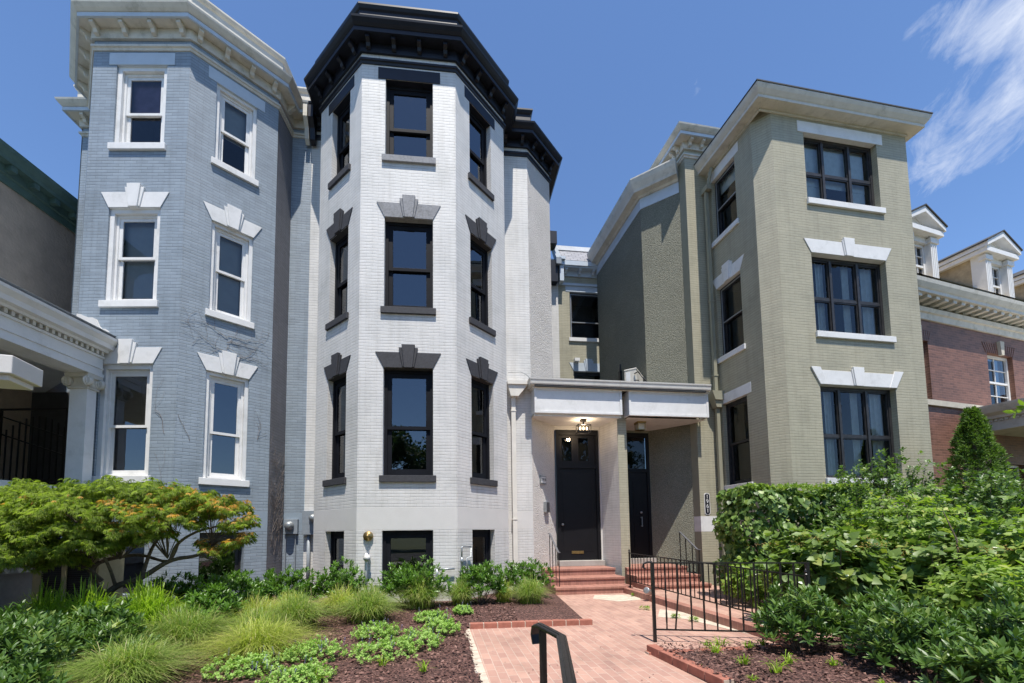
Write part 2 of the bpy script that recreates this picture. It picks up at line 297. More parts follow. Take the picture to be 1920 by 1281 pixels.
# ------------------------------------------------------------ objects
ORG = {}
def tag(o, label=None, cat=None, group=None, kind=None):
    for a, v in (('label', label), ('category', cat), ('group', group), ('kind', kind)):
        if v: o[a] = v
    return o
def empty(name, loc, label, cat, group=None):
    o = bpy.data.objects.new(name, None); COL.objects.link(o); o.location = loc; o.empty_display_size = .2
    ORG[o.name] = np.array(loc, float)
    return tag(o, label, cat, group)
class Frame:
    """a wall plane: s along the wall, o outwards, z up"""
    def __init__(s, p, deg, u0=0.): s.p = np.array(p, float); a = R(deg); s.a = deg; s.d = np.array((math.cos(a), math.sin(a))); s.n = np.array((math.sin(a), -math.cos(a))); s.u0 = u0
    def pt(s, u, o, z): q = s.p + s.d * u + s.n * o; return (q[0], q[1], z)
class MB:
    def __init__(s): s.v = []; s.f = []; s.uv = []; s.mi = []
    def face(s, pts, uvs=None, mi=0):
        i = len(s.v); s.v += [tuple(map(float, p)) for p in pts]; s.f.append(tuple(range(i, i + len(pts))))
        s.uv.append(uvs if uvs is not None else [(p[0], p[2]) for p in pts]); s.mi.append(mi)
    def box(s, F, s0, s1, o0, o1, z0, z1, mi=0, skip=''):
        P = lambda a, b, c: F.pt(a, b, c); u = F.u0
        q = {'f': ([P(s0, o1, z0), P(s1, o1, z0), P(s1, o1, z1), P(s0, o1, z1)], [(u + s0, z0), (u + s1, z0), (u + s1, z1), (u + s0, z1)]),
             'b': ([P(s1, o0, z0), P(s0, o0, z0), P(s0, o0, z1), P(s1, o0, z1)], [(u + s1, z0), (u + s0, z0), (u + s0, z1), (u + s1, z1)]),
             'l': ([P(s0, o0, z0), P(s0, o1, z0), P(s0, o1, z1), P(s0, o0, z1)], [(u + s0 - o1 + o0, z0), (u + s0, z0), (u + s0, z1), (u + s0 - o1 + o0, z1)]),
             'r': ([P(s1, o1, z0), P(s1, o0, z0), P(s1, o0, z1), P(s1, o1, z1)], [(u + s1, z0), (u + s1 + o1 - o0, z0), (u + s1 + o1 - o0, z1), (u + s1, z1)]),
             't': ([P(s0, o1, z1), P(s1, o1, z1), P(s1, o0, z1), P(s0, o0, z1)], [(s0, o1), (s1, o1), (s1, o0), (s0, o0)]),
             'd': ([P(s0, o0, z0), P(s1, o0, z0), P(s1, o1, z0), P(s0, o1, z0)], [(s0, o0), (s1, o0), (s1, o1), (s0, o1)])}
        for kk, (a, b) in q.items():
            if kk not in skip: s.face(a, b, mi)
    def prism(s, F, poly, o0, o1, mi=0):
        """poly of (s, z), counter clockwise seen from outside"""
        u = F.u0
        s.face([F.pt(a, o1, b) for a, b in poly], [(u + a, b) for a, b in poly], mi)
        s.face([F.pt(a, o0, b) for a, b in reversed(poly)], [(u + a, b) for a, b in reversed(poly)], mi)
        for i in range(len(poly)):
            a, b = poly[i], poly[(i + 1) % len(poly)]
            s.face([F.pt(a[0], o1, a[1]), F.pt(a[0], o0, a[1]), F.pt(b[0], o0, b[1]), F.pt(b[0], o1, b[1])], None, mi)
    def wall(s, F, s0, s1, z0, z1, holes=(), depth=.2, mi=0, bands=()):
        """outer face with rectangular holes; bands = [(z0, z1, material index)]"""
        xs = sorted({s0, s1, *[h[0] for h in holes], *[h[1] for h in holes]}); zs = sorted({z0, z1, *[h[2] for h in holes], *[h[3] for h in holes], *[b[0] for b in bands], *[b[1] for b in bands]})
        xs = [x for x in xs if s0 <= x <= s1]; zs = [z for z in zs if z0 <= z <= z1]
        for i in range(len(xs) - 1):
            for j in range(len(zs) - 1):
                cx, cz = (xs[i] + xs[i + 1]) / 2, (zs[j] + zs[j + 1]) / 2
                if any(h[0] < cx < h[1] and h[2] < cz < h[3] for h in holes): continue
                m = mi
                for b in bands:
                    if b[0] < cz < b[1]: m = b[2]
                a, b_, c, d = xs[i], xs[i + 1], zs[j], zs[j + 1]
                s.face([F.pt(a, 0, c), F.pt(b_, 0, c), F.pt(b_, 0, d), F.pt(a, 0, d)], [(F.u0 + a, c), (F.u0 + b_, c), (F.u0 + b_, d), (F.u0 + a, d)], m)
        for a, b_, c, d in holes:
            u = F.u0
            s.face([F.pt(a, 0, c), F.pt(a, 0, d), F.pt(a, -depth, d), F.pt(a, -depth, c)], [(u + a, c), (u + a, d), (u + a + depth, d), (u + a + depth, c)], mi)
            s.face([F.pt(b_, -depth, c), F.pt(b_, -depth, d), F.pt(b_, 0, d), F.pt(b_, 0, c)], [(u + b_ - depth, c), (u + b_ - depth, d), (u + b_, d), (u + b_, c)], mi)
            s.face([F.pt(a, 0, d), F.pt(b_, 0, d), F.pt(b_, -depth, d), F.pt(a, -depth, d)], [(a, 0), (b_, 0), (b_, depth), (a, depth)], mi)
            s.face([F.pt(a, -depth, c), F.pt(b_, -depth, c), F.pt(b_, 0, c), F.pt(a, 0, c)], [(a, depth), (b_, depth), (b_, 0), (a, 0)], mi)
    def sweep(s, path, prof, mi=0, caps=True, closed=True):
        """path: plan points left to right seen from outside (outward = right hand side normal), prof: closed list of (o, z)"""
        P = [np.array(p, float) for p in path]; n = len(P); offs = []
        D = [(P[i + 1] - P[i]) / np.linalg.norm(P[i + 1] - P[i]) for i in range(n - 1)]
        N = [np.array((d[1], -d[0])) for d in D]
        for i in range(n):
            if i == 0: offs.append(N[0])
            elif i == n - 1: offs.append(N[-1])
            else: offs.append((N[i - 1] + N[i]) / (1 + N[i - 1] @ N[i]))
        L = [0]
        for i in range(n - 1): L.append(L[-1] + np.linalg.norm(P[i + 1] - P[i]))
        q = lambda i, k: (*(P[i] + offs[i] * prof[k][0]), prof[k][1])
        m = len(prof); pl = [0]
        for k in range(m): pl.append(pl[-1] + math.dist(prof[k], prof[(k + 1) % m]))
        for i in range(n - 1):
            for k in range(m if closed else m - 1):
                k2 = (k + 1) % m
                s.face([q(i, k), q(i + 1, k), q(i + 1, k2), q(i, k2)], [(L[i], pl[k]), (L[i + 1], pl[k]), (L[i + 1], pl[k + 1]), (L[i], pl[k + 1])], mi)
        if caps and closed:
            s.face([q(0, k) for k in reversed(range(m))], None, mi); s.face([q(n - 1, k) for k in range(m)], None, mi)
    def tube(s, pts, rad, sides=8, mi=0, cap=True):
        pts = [Vector(p) for p in pts]; n = len(pts)
        if not isinstance(rad, (list, tuple)): rad = [rad] * n
        rings = []; ref = None
        for i, p in enumerate(pts):
            t = (pts[min(i + 1, n - 1)] - pts[max(i - 1, 0)]).normalized()
            if ref is None: ref = t.orthogonal().normalized()
            ref = (ref - t * ref.dot(t)).normalized(); b = t.cross(ref)
            rings.append([p + (ref * math.cos(2 * math.pi * j / sides) + b * math.sin(2 * math.pi * j / sides)) * rad[i] for j in range(sides)])
        for i in range(n - 1):
            for j in range(sides):
                k = (j + 1) % sides; s.face([rings[i][j], rings[i][k], rings[i + 1][k], rings[i + 1][j]], None, mi)
        if cap: s.face(list(reversed(rings[0])), None, mi); s.face(rings[-1], None, mi)
    def lathe(s, c, axis, prof, sides=20, mi=0):
        """prof: (distance along axis, radius)"""
        c = Vector(c); ax = Vector(axis).normalized(); u = ax.orthogonal().normalized(); w = ax.cross(u)
        rings = [[c + ax * t + (u * math.cos(2 * math.pi * j / sides) + w * math.sin(2 * math.pi * j / sides)) * r for j in range(sides)] for t, r in prof]
        for i in range(len(rings) - 1):
            for j in range(sides):
                k = (j + 1) % sides; s.face([rings[i][j], rings[i][k], rings[i + 1][k], rings[i + 1][j]], None, mi)
        s.face(list(reversed(rings[0])), None, mi); s.face(rings[-1], None, mi)
    def bar(s, a, b, w, h=None, mi=0):
        """rectangular bar from a to b"""
        h = h or w; a, b = Vector(a), Vector(b); t = (b - a).normalized()
        side = t.cross(Vector((0, 0, 1)))
        if side.length < .05: side = Vector((1, 0, 0))
        side.normalize(); upv = side.cross(t).normalized(); side, upv = side * w / 2, upv * h / 2
        q = [a - side - upv, a + side - upv, a + side + upv, a - side + upv, b - side - upv, b + side - upv, b + side + upv, b - side + upv]
        for f in ((0, 3, 2, 1), (4, 5, 6, 7), (0, 1, 5, 4), (1, 2, 6, 5), (2, 3, 7, 6), (3, 0, 4, 7)): s.face([q[i] for i in f], None, mi)
    def build(s, name, mats, parent=None, smooth=False, bevel=0, label=None):
        me = bpy.data.meshes.new(name)
        o0 = np.zeros(3)
        if parent is not None: o0 = ORG.get(parent.name, o0)
        me.from_pydata([tuple(np.array(v) - o0) for v in s.v], [], s.f)
        if not isinstance(mats, (list, tuple)): mats = [mats]
        for m in mats: me.materials.append(M[m] if isinstance(m, str) else m)
        uvl = me.uv_layers.new(name='UVMap'); flat = [c for f in s.uv for p in f for c in p]; uvl.data.foreach_set('uv', flat)
        me.polygons.foreach_set('material_index', s.mi)
        if smooth: me.polygons.foreach_set('use_smooth', [True] * len(s.f))
        me.update(); me.validate()
        if smooth:
            import bmesh
            bm = bmesh.new(); bm.from_mesh(me); bmesh.ops.remove_doubles(bm, verts=bm.verts, dist=1e-4); bm.to_mesh(me); bm.free()
        o = bpy.data.objects.new(name, me); COL.objects.link(o)
        ORG[o.name] = o0
        if parent is not None: o.parent = parent
        if label: o['label'] = label
        if bevel:
            b = o.modifiers.new('bevel', 'BEVEL'); b.width = bevel; b.segments = 2; b.limit_method = 'ANGLE'
            w = o.modifiers.new('weld', 'WELD'); w.merge_threshold = 1e-4
            o.modifiers.move(1, 0)
        return o

def text_mesh(txt, size, mat, parent, F, s, o, z, name='numerals', spacing=1.0, thick=.004):
    cu = bpy.data.curves.new('t', 'FONT'); cu.body = txt; cu.size = size; cu.align_x = 'CENTER'; cu.align_y = 'CENTER'; cu.extrude = thick / 2; cu.space_line = spacing
    to = bpy.data.objects.new('t', cu); COL.objects.link(to)
    me = bpy.data.meshes.new_from_object(to); bpy.data.objects.remove(to); bpy.data.curves.remove(cu)
    p = F.pt(s, o, z); d, n = F.d, F.n
    mt = Matrix(((d[0], 0, n[0], p[0]), (d[1], 0, n[1], p[1]), (0, 1, 0, p[2]), (0, 0, 0, 1)))
    if parent is not None: mt = Matrix.Translation(-Vector(ORG[parent.name])) @ mt
    me.transform(mt); me.materials.clear(); me.materials.append(M[mat])
    ob = bpy.data.objects.new(name, me); COL.objects.link(ob); ob.parent = parent; return ob

# ---- windows
def sash_window(F, house, s0, s1, z0, z1, frame='black_frame', ft=.065, rec=.13, glassm='glass', sill=None, lintel=None, rail=.5,
                blind=None, curtains=0, curtain_side='both', room=.8, single=False, sillext=.065, silh=.14, label=None, storm=None, roomm='room', casing=0):
    w = MB()
    if casing:   # wide brick mould
        w.box(F, s0, s0 + casing, -rec, -rec + .06, z0, z1); w.box(F, s1 - casing, s1, -rec, -rec + .06, z0, z1)
        w.box(F, s0 + casing, s1 - casing, -rec, -rec + .06, z1 - casing, z1)
        s0i, s1i, z1i, z0i = s0 + casing, s1 - casing, z1 - casing, z0 + .02
    else: s0i, s1i, z1i, z0i = s0, s1, z1, z0
    e = .002
    w.box(F, s0i - 0 + e, s0i + ft * .55, -rec - .12, -rec, z0i + e, z1i - e); w.box(F, s1i - ft * .55, s1i - e, -rec - .12, -rec, z0i + e, z1i - e)
    w.box(F, s0i + ft * .55, s1i - ft * .55, -rec - .12, -rec, z1i - ft * .6, z1i - e); w.box(F, s0i + ft * .55, s1i - ft * .55, -rec - .12, -rec, z0i + e, z0i + ft * .4)
    a, b, c, d = s0i + ft * .55, s1i - ft * .55, z0i + ft * .4, z1i - ft * .6
    zm = c + (d - c) * rail; g = MB(); st = ft * .75
    def sash(o, lo, hi, bt, tt):
        w.box(F, a, a + st, o - .035, o, lo, hi); w.box(F, b - st, b, o - .035, o, lo, hi)
        w.box(F, a + st, b - st, o - .035, o, lo, lo + bt); w.box(F, a + st, b - st, o - .035, o, hi - tt, hi)
        g.face([F.pt(a + st, o - .018, lo + bt), F.pt(b - st, o - .018, lo + bt), F.pt(b - st, o - .018, hi - tt), F.pt(a + st, o - .018, hi - tt)])
    if single: sash(-rec - .02, c, d, st, st)
    else:
        sash(-rec - .02, zm - st * .45, d, st * .8, st); sash(-rec - .062, c, zm + st * .45, st * 1.25, st * .8)
    wo_ = w.build('window', frame, house, bevel=.004, label=label)
    g.build('pane', glassm, wo_)
    ro = -rec - .13
    m = MB()
    P = F.pt
    m.face([P(s0, ro - room, z0), P(s1, ro - room, z0), P(s1, ro - room, z1), P(s0, ro - room, z1)])
    m.face([P(s0, ro, z0), P(s0, ro, z1), P(s0, ro - room, z1), P(s0, ro - room, z0)]); m.face([P(s1, ro, z0), P(s1, ro, z1), P(s1, ro - room, z1), P(s1, ro - room, z0)])
    m.face([P(s0, ro, z1), P(s1, ro, z1), P(s1, ro - room, z1), P(s0, ro - room, z1)]); m.face([P(s0, ro, z0), P(s1, ro, z0), P(s1, ro - room, z0), P(s0, ro - room, z0)])
    m.build('room', roomm, wo_)
    if blind:
        bm_, zf = blind; m = MB(); zb = z1 - (z1 - z0) * zf
        m.box(F, s0 + .03, s1 - .03, ro - .02, ro - .015, zb, z1 - .02); m.build('blind', bm_, wo_)
    if curtains:
        m = MB(); wdt = (s1 - s0) * curtains
        for sd in (0, 1):
            if curtain_side == 'left' and sd or curtain_side == 'right' and not sd: continue
            x0 = s0 + .02 if sd == 0 else s1 - .02 - wdt; nseg = 14
            for i in range(nseg):
                f0, f1 = i / nseg, (i + 1) / nseg; oo = lambda f: ro - .07 + .03 * math.sin(f * 19 + s0 * 9)
                m.face([P(x0 + wdt * f0, oo(f0), z0 + .02), P(x0 + wdt * f1, oo(f1), z0 + .02), P(x0 + wdt * f1, oo(f1), z1 - .03), P(x0 + wdt * f0, oo(f0), z1 - .03)])
        m.build('curtain', 'curtain', wo_)
    if sill:
        m = MB(); m.box(F, s0 - sillext, s1 + sillext, -.0, .055, z0 - silh, z0); m.box(F, s0 + .001, s1 - .001, -rec, -.0, z0 - .04, z0 + .004)
        m.build('sill', sill, wo_, bevel=.006)
    if lintel:
        kind, lm = lintel[0], lintel[1]; km = lintel[2] if len(lintel) > 2 else lm
        m = MB(); mid = (s0 + s1) / 2
        if kind == 'flat': m.box(F, s0 - .16, s1 + .16, 0, .012, z1, z1 + .27); m.box(F, s0 + .001, s1 - .001, -.16, -.001, z1 - .003, z1 + .1)
        elif kind == 'key':
            m.prism(F, [(s0, z1), (s1, z1), (s1 + .17, z1 + .335), (s0 - .17, z1 + .335)], 0, .018)
            m.prism(F, [(mid - .12, z1 + .012), (mid + .12, z1 + .012), (mid + .20, z1 + .43), (mid - .20, z1 + .43)], .0, .04)
            m.prism(F, [(mid - .085, z1 - .012), (mid + .085, z1 - .012), (mid + .14, z1 + .49), (mid - .14, z1 + .49)], .0, .07)
            m.box(F, s0 + .001, s1 - .001, -.16, -.001, z1 - .003, z1 + .1)
        elif kind == 'wide':
            m.prism(F, [(s0, z1), (s1, z1), (s1 + .2, z1 + .36), (s0 - .2, z1 + .36)], 0, .018)
            m.prism(F, [(mid - .10, z1 - .01), (mid + .10, z1 - .01), (mid + .15, z1 + .46), (mid - .15, z1 + .46)], 0, .05)
            m.prism(F, [(s0 - .005, z1 - .0), (s0 + .24, z1 - .0), (s0 + .02, z1 + .43), (s0 - .245, z1 + .43)], 0, .032)
            m.prism(F, [(s1 - .24, z1 - .0), (s1 + .005, z1 - .0), (s1 + .245, z1 + .43), (s1 - .02, z1 + .43)], 0, .032)
            m.box(F, s0 + .001, s1 - .001, -.16, -.001, z1 - .003, z1 + .1)
        m.build('lintel', lm, wo_, bevel=.006)
    if storm:
        m = MB(); q = storm
        for (x0, x1, y0, y1) in ((a, b, c, c + .03), (a, b, zm - .015, zm + .015), (a, b, d - .03, d), (a, a + .025, c + .03, zm - .015), (b - .025, b, c + .03, zm - .015), (a, a + .025, zm + .015, d - .03), (b - .025, b, zm + .015, d - .03)):
            m.box(F, x0, x1, -rec - .005, -rec + .012, y0, y1)
        m.build('storm_frame', q, wo_)
    return wo_

# ---- cornices
def bracket_mb(F, s, o0, o1, zt, zb, w):
    m = MB(); pts = [(o0, zb), (o0 + (o1 - o0) * .35, zb + (zt - zb) * .1), (o0 + (o1 - o0) * .5, zb + (zt - zb) * .42), (o1, zb + (zt - zb) * .62), (o1, zt), (o0, zt)]
    n = len(pts)
    for sd, rev in ((s - w / 2, False), (s + w / 2, True)):
        f = [F.pt(sd, o, z) for o, z in pts]; m.face(f if rev else f[::-1])
    for i in range(n):
        a, b = pts[i], pts[(i + 1) % n]
        m.face([F.pt(s - w / 2, a[0], a[1]), F.pt(s + w / 2, a[0], a[1]), F.pt(s + w / 2, b[0], b[1]), F.pt(s - w / 2, b[0], b[1])])
    return m
def rich_cornice(house, path, trim, fascia_m, spec, zoff=0., parapet=True, par_path=None, band=True):
    """spec: list of (Frame, [bracket s positions])"""
    Z = zoff; c = MB()
    c.sweep(path, [(.0, 12.02 + Z), (.05, 12.02 + Z), (.06, 12.1 + Z), (.06, 12.235 + Z), (.0, 12.235 + Z)])                     # frieze board
    c.sweep(path, [(.0, 12.238 + Z), (.255, 12.238 + Z), (.255, 12.315 + Z), (.29, 12.33 + Z), (.33, 12.37 + Z), (.375, 12.43 + Z), (.385, 12.47 + Z), (.0, 12.50 + Z)])
    o = c.build('cornice', trim, house)
    b = MB(); b.sweep(path, [(.245, 12.225 + Z), (.285, 12.225 + Z), (.285, 12.31 + Z), (.245, 12.31 + Z)]); b.build('fascia', fascia_m, o)
    if parapet:
        b = MB(); pp = par_path or path
        b.sweep(pp, [(.0, 12.50 + Z), (.10, 12.50 + Z), (.10, 12.93 + Z), (.13, 12.96 + Z), (.16, 13.02 + Z), (.16, 13.06 + Z), (.0, 13.08 + Z)])
        b.build('parapet', trim, o)
    if band:
        b = MB(); b.sweep(path, [(.0, 11.775), (.02, 11.775), (.035, 11.82), (.06, 11.83), (.06, 11.875), (.0, 11.89)] if not Z else
                          [(.0, 11.775 + Z), (.02, 11.775 + Z), (.035, 11.82 + Z), (.06, 11.83 + Z), (.06, 11.875 + Z), (.0, 11.89 + Z)]); b.build('band_moulding', trim, house)
    for F, ss in spec:
        for s in ss: bracket_mb(F, s, .062, .235, 12.236 + Z, 12.05 + Z, .085).build('bracket', trim, o)
    return o
def plan_cap(house, pts, z, mat='roof_and_shade_dark', name='roof'):
    m = MB(); m.face([(x, y, z) for x, y in pts], [(x, y) for x, y in pts]); return m.build(name, mat, house)

SILL = (2.66, 6.25, 9.66); TOP = (4.94, 8.26, 11.46); BT = 1.53; SM0, SM1 = 1.545, 2.0; WT = 12.24
def dirp(p, deg, L): return (p[0] + math.cos(R(deg)) * L, p[1] + math.sin(R(deg)) * L)
# ============================================================ SETTING: ground
def sheet(name, pts, z, mat, kind='structure', uvrot=0., label=None):
    m = MB(); ca, sa = math.cos(R(uvrot)), math.sin(R(uvrot))
    m.face([(x, y, z) for x, y in pts], [(x * ca + y * sa, -x * sa + y * ca) for x, y in pts]); o = m.build(name, mat); tag(o, kind=kind, label=label); return o
sheet('ground', [(-400, -300), (400, -300), (400, 500), (-400, 500)], -.02, 'soil')
sheet('road', [(-120, -14), (120, 3), (120, -5), (-120, -22)][::-1], -.008, 'asphalt')
sheet('sidewalk', [(-60, -7.5), (60, -1.0), (60, 1.4), (-60, -5.1)], .0, 'concrete')
PF = Frame((2.1, 9.95), 8.06)           # frame of the entrance, o towards the street
# brick path between the two beds
path_pts = [(-.50, 6.68), (.31, 1.7), (.9, -.6), (3.3, -.3), (2.45, 2.0), (2.02, 4.1), (1.77, 5.28), (3.78, 5.55), (3.75, 5.9), (3.12, 10.1), (3.2, 11.0), (1.25, 10.8), (1.31, 10.1), (1.38, 6.95), (1.38, 6.80), (-.43, 6.60)]
def earclip_sheet(name, pts, z, mat, uvrot, kind='structure'):
    from mathutils.geometry import tessellate_polygon
    m = MB(); ca, sa = math.cos(R(uvrot)), math.sin(R(uvrot)); V = [Vector((x, y, z)) for x, y in pts]
    for t in tessellate_polygon([V]):
        q = [V[i] for i in t]
        if (q[1] - q[0]).cross(q[2] - q[0]).z < 0: q = q[::-1]
        m.face(q, [(p.x * ca + p.y * sa, -p.x * sa + p.y * ca) for p in q])
    o = m.build(name, mat); tag(o, kind=kind); return o
earclip_sheet('brick_path', path_pts, .006, 'paving', 98)
sheet('brick_path', [(3.22, 10.2), (3.86, 5.6), (4.95, 5.7), (5.6, 10.5), (5.5, 11.3), (3.3, 11.1)][::-1] and [(3.86, 5.6), (4.95, 5.7), (5.6, 10.5), (5.5, 11.3), (3.3, 11.1), (3.22, 10.2)], .05, 'paving', uvrot=98)
def bed(name, pts, z0, hump, seed, n=90):
    """mulched bed surface, gently humped"""
    pts = [Vector((x, y, 0)) for x, y in pts]
    x0, x1 = min(p.x for p in pts), max(p.x for p in pts); y0, y1 = min(p.y for p in pts), max(p.y for p in pts)
    from mathutils.geometry import intersect_point_line
    P2 = [(p.x, p.y) for p in pts]
    def inside(x, y):
        c = False; j = len(P2) - 1
        for i in range(len(P2)):
            if (P2[i][1] > y) != (P2[j][1] > y) and x < (P2[j][0] - P2[i][0]) * (y - P2[i][1]) / (P2[j][1] - P2[i][1]) + P2[i][0]: c = not c
            j = i
        return c
    import bmesh
    bm = bmesh.new(); vs = [bm.verts.new((x, y, 0)) for x, y in P2]; f = bm.faces.new(vs)
    if f.normal.z < 0: bmesh.ops.reverse_faces(bm, faces=[f])
    for ax, lo, hi in ((0, x0, x1), (1, y0, y1)):
        k = int((hi - lo) / .16)
        for i in range(1, k):
            co = [0, 0, 0]; co[ax] = lo + (hi - lo) * i / k; no = [0, 0, 0]; no[ax] = 1
            bmesh.ops.bisect_plane(bm, geom=bm.verts[:] + bm.edges[:] + bm.faces[:], plane_co=co, plane_no=no)
    from mathutils import noise
    for v in bm.verts:
        d = min((Vector((v.co.x, v.co.y, 0)) - Vector((*intersect_point_line(v.co, pts[i], pts[(i + 1) % len(pts)])[0].xy, 0))).length if 0 <= intersect_point_line(v.co, pts[i], pts[(i + 1) % len(pts)])[1] <= 1 else 9 for i in range(len(pts)))
        e = min(1, d / .6)
        v.co.z = z0 + hump * e + (.018 * noise.noise(v.co * 3 + Vector((seed, 0, 0))) + .012 * noise.noise(v.co * 9)) * min(1, d / .1)
    me = bpy.data.meshes.new(name); bm.to_mesh(me); bm.free(); me.materials.append(M['mulch'])
    o = bpy.data.objects.new(name, me); COL.objects.link(o); tag(o, kind='structure')
    return inside, (x0, x1, y0, y1)
LB = [(-.50, 6.70), (1.42, 6.90), (1.34, 10.0), (1.2, 11.0), (-.9, 10.2), (-4.5, 11), (-9, 11), (-9, 4), (-6, .5), (.12, 1.9)]
RB = [(1.83, 5.21), (3.9, 5.38), (5.1, 5.6), (5.8, 11.4), (14, 12.5), (14, 4), (8, 0), (3.2, .1), (2.5, 2.0), (2.10, 3.95)]
inL, bbL = bed('planting_bed', LB, .012, .07, 3); inR, bbR = bed('planting_bed', RB, .012, .09, 8)

# ============================================================ WHITE HOUSE
A = 5.84
wP = (-4.742, 10.393); w1 = (-4.278, 10.44); wFL = (-4.203, 9.697); wL = (-2.858, 8.601); wR = (-.829, 8.809); wFR = (.267, 10.154); w2 = (.189, 10.915); w3 = (.93, 10.985); w4 = (1.65, 11.87); w5 = (1.235, 15.93)
Lf = lambda a, b: math.dist(a, b)
def frm(a, b, u0=0.): return Frame(a, math.degrees(math.atan2(b[1] - a[1], b[0] - a[0])), u0)
wh = empty('white_row_house', (-1.8, 9.6, 0), 'white painted brick row house with black cornice, left of the entrance canopy', 'house')
f_wP, f_w1, f_l, f_f, f_r, f_r2, f_w2, f_w3 = frm(wP, w1), frm(w1, wFL, .5), frm(wFL, wL, 1.2), frm(wL, wR, 2.9), frm(wR, wFR, 5.0), frm(wFR, w2, 6.7), frm(w2, w3, 7.4), frm(w3, w4)
f_w4 = frm(w4, w5); HT = 12.6
def openings(xs, floors=(0, 1, 2), base=True, bz=.34):
    h = [(xs[0], xs[1], SILL[i], TOP[i]) for i in floors]
    if base: h.append((xs[0], xs[1], bz, BT))
    return h
m = MB(); Bd = [(SM0, SM1, 1)]
m.wall(f_wP, 0, Lf(wP, w1), -.1, HT, (), .2, 0, Bd); m.wall(f_w1, 0, Lf(w1, wFL), -.1, HT, (), .2, 0, Bd)
m.wall(f_l, 0, Lf(wFL, wL), -.1, HT, openings((.52, 1.28)), .22, 0, Bd)
m.wall(f_f, 0, Lf(wL, wR), -.1, HT, openings((.51, 1.54)), .22, 0, Bd)
m.wall(f_r, 0, Lf(wR, wFR), -.1, HT, openings((.455, 1.215)), .22, 0, Bd)
m.wall(f_r2, 0, Lf(wFR, w2), -.1, HT, (), .2, 0, Bd); m.wall(f_w2, 0, Lf(w2, w3), -.1, HT, (), .2, 0, Bd)
m.build('brick_wall', ['white_brick', 'white_smooth'], wh)
m = MB(); m.wall(f_w3, 0, Lf(w3, w4), -.1, HT, (), .2); m.wall(f_w4, 0, Lf(w4, w5), 4.4, HT, (), .2); m.build('pebbledash_wall', 'white_pebble', wh)
m = MB(); fb = Frame((1.0, 15.84), 7); bx = 1.507
m.wall(fb, 0, bx, 4.6, 12.2); m.build('rear_wall', 'white_brick', wh)
# windows
for i in range(3):
    kf = ('key', 'dark_slate' if i == 0 else 'grey_stone') if i < 2 else ('flat', 'black_trim')
    ks = ('key', 'dark_slate') if i < 2 else ('flat', 'black_trim')
    sash_window(f_f, wh, .51, 1.54, SILL[i], TOP[i], 'black_frame', .12, sill=('dark_slate' if i < 2 else 'grey_stone'), lintel=kf, rail=(.46, .48, .44)[i])
    sash_window(f_l, wh, .52, 1.28, SILL[i], TOP[i], 'black_frame', .12, sill='dark_slate', lintel=ks, rail=.47, curtains=.3, curtain_side='right')
    sash_window(f_r, wh, .455, 1.215, SILL[i], TOP[i], 'black_frame', .12, sill='dark_slate', lintel=ks, rail=.47, curtains=.45, curtain_side='left')
sash_window(f_f, wh, .51, 1.54, .34, BT, 'black_frame', .12, rec=.08, single=False, rail=.2, room=.5)
sash_window(f_l, wh, .52, 1.28, .34, BT, 'black_frame', .12, rail=.35, curtains=.3, curtain_side='right', room=.5)
sash_window(f_r, wh, .455, 1.215, .34, BT, 'black_frame', .12, rail=.35, curtains=.45, curtain_side='left', room=.5)
pathW = [wP, w1, wFL, wL, wR, wFR, w2, w3, w4, w5]
rich_cornice(wh, pathW, 'black_trim', 'black_trim', [(f_f, (.15, .70, 1.25, 1.82)), (f_l, (.12, .62, 1.12, 1.58)), (f_r, (.14, .62, 1.1, 1.6)), (f_wP, (.22,)), (f_w2, (.14, .6)), (f_w3, (.15, .6, 1.05))], par_path=[wP, w1, wFL, wL, wR, wFR, w2, w3, (.80, 12.2)])
plan_cap(wh, [wP, w1, wFL, wL, wR, wFR, w2, w3, w4, w5, (1.0, 20), (-5.7, 19)], 12.6)

# ============================================================ BLUE HOUSE
b0 = (-10.6, 10.24); b1 = (-9.737, 10.257); bZ = (-9.726, 9.527); bA = (-8.466, 8.302); bB = (-6.429, 8.33); bC = (-5.203, 9.591); bD = (-5.214, 10.321); bE = (-4.742, 10.389)
bl = empty('blue_row_house', (-7.4, 9.4, 0), 'blue grey painted brick row house with cream bracketed cornice and white window lintels', 'house')
g0, g1, gZ, gA, gB, gC, gD = frm(b0, b1), frm(b1, bZ), frm(bZ, bA), frm(bA, bB, 1.8), frm(bB, bC, 3.84), frm(bC, bD, 5.6), frm(bD, bE, 6.3)
m = MB()
m.wall(g0, 0, Lf(b0, b1), -.1, HT, (), .2, 0, Bd); m.wall(g1, 0, Lf(b1, bZ), -.1, HT, (), .2, 0, Bd)
m.wall(gZ, 0, Lf(bZ, bA), -.1, HT, (), .24, 0, Bd)
m.wall(gA, 0, Lf(bA, bB), -.1, HT, openings((.5, 1.56)), .24, 0, Bd)
m.wall(gB, 0, Lf(bB, bC), -.1, HT, openings((.49, 1.30)), .24, 0, Bd)
m.wall(gD, 0, Lf(bD, bE), -.1, HT, (), .2, 0, Bd)
gx = Frame((-10.75, 19), -89.2); m.wall(gx, 0, 8.76, -.1, HT)
m.build('brick_wall', ['blue_brick', 'blue_smooth'], bl)
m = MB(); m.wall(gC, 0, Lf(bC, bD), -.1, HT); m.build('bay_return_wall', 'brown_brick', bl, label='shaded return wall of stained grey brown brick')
def blue_win(F, a, b, i, cas, **k):
    lt = ('key', 'white_paint') if i < 2 else ('flat', 'old_blue_white')
    return sash_window(F, bl, a, b, SILL[i], TOP[i], 'white_paint', .09, rec=.10, casing=cas, glassm='glass_old' if i else 'glass', sill='white_paint', lintel=lt, sillext=.06, **k)
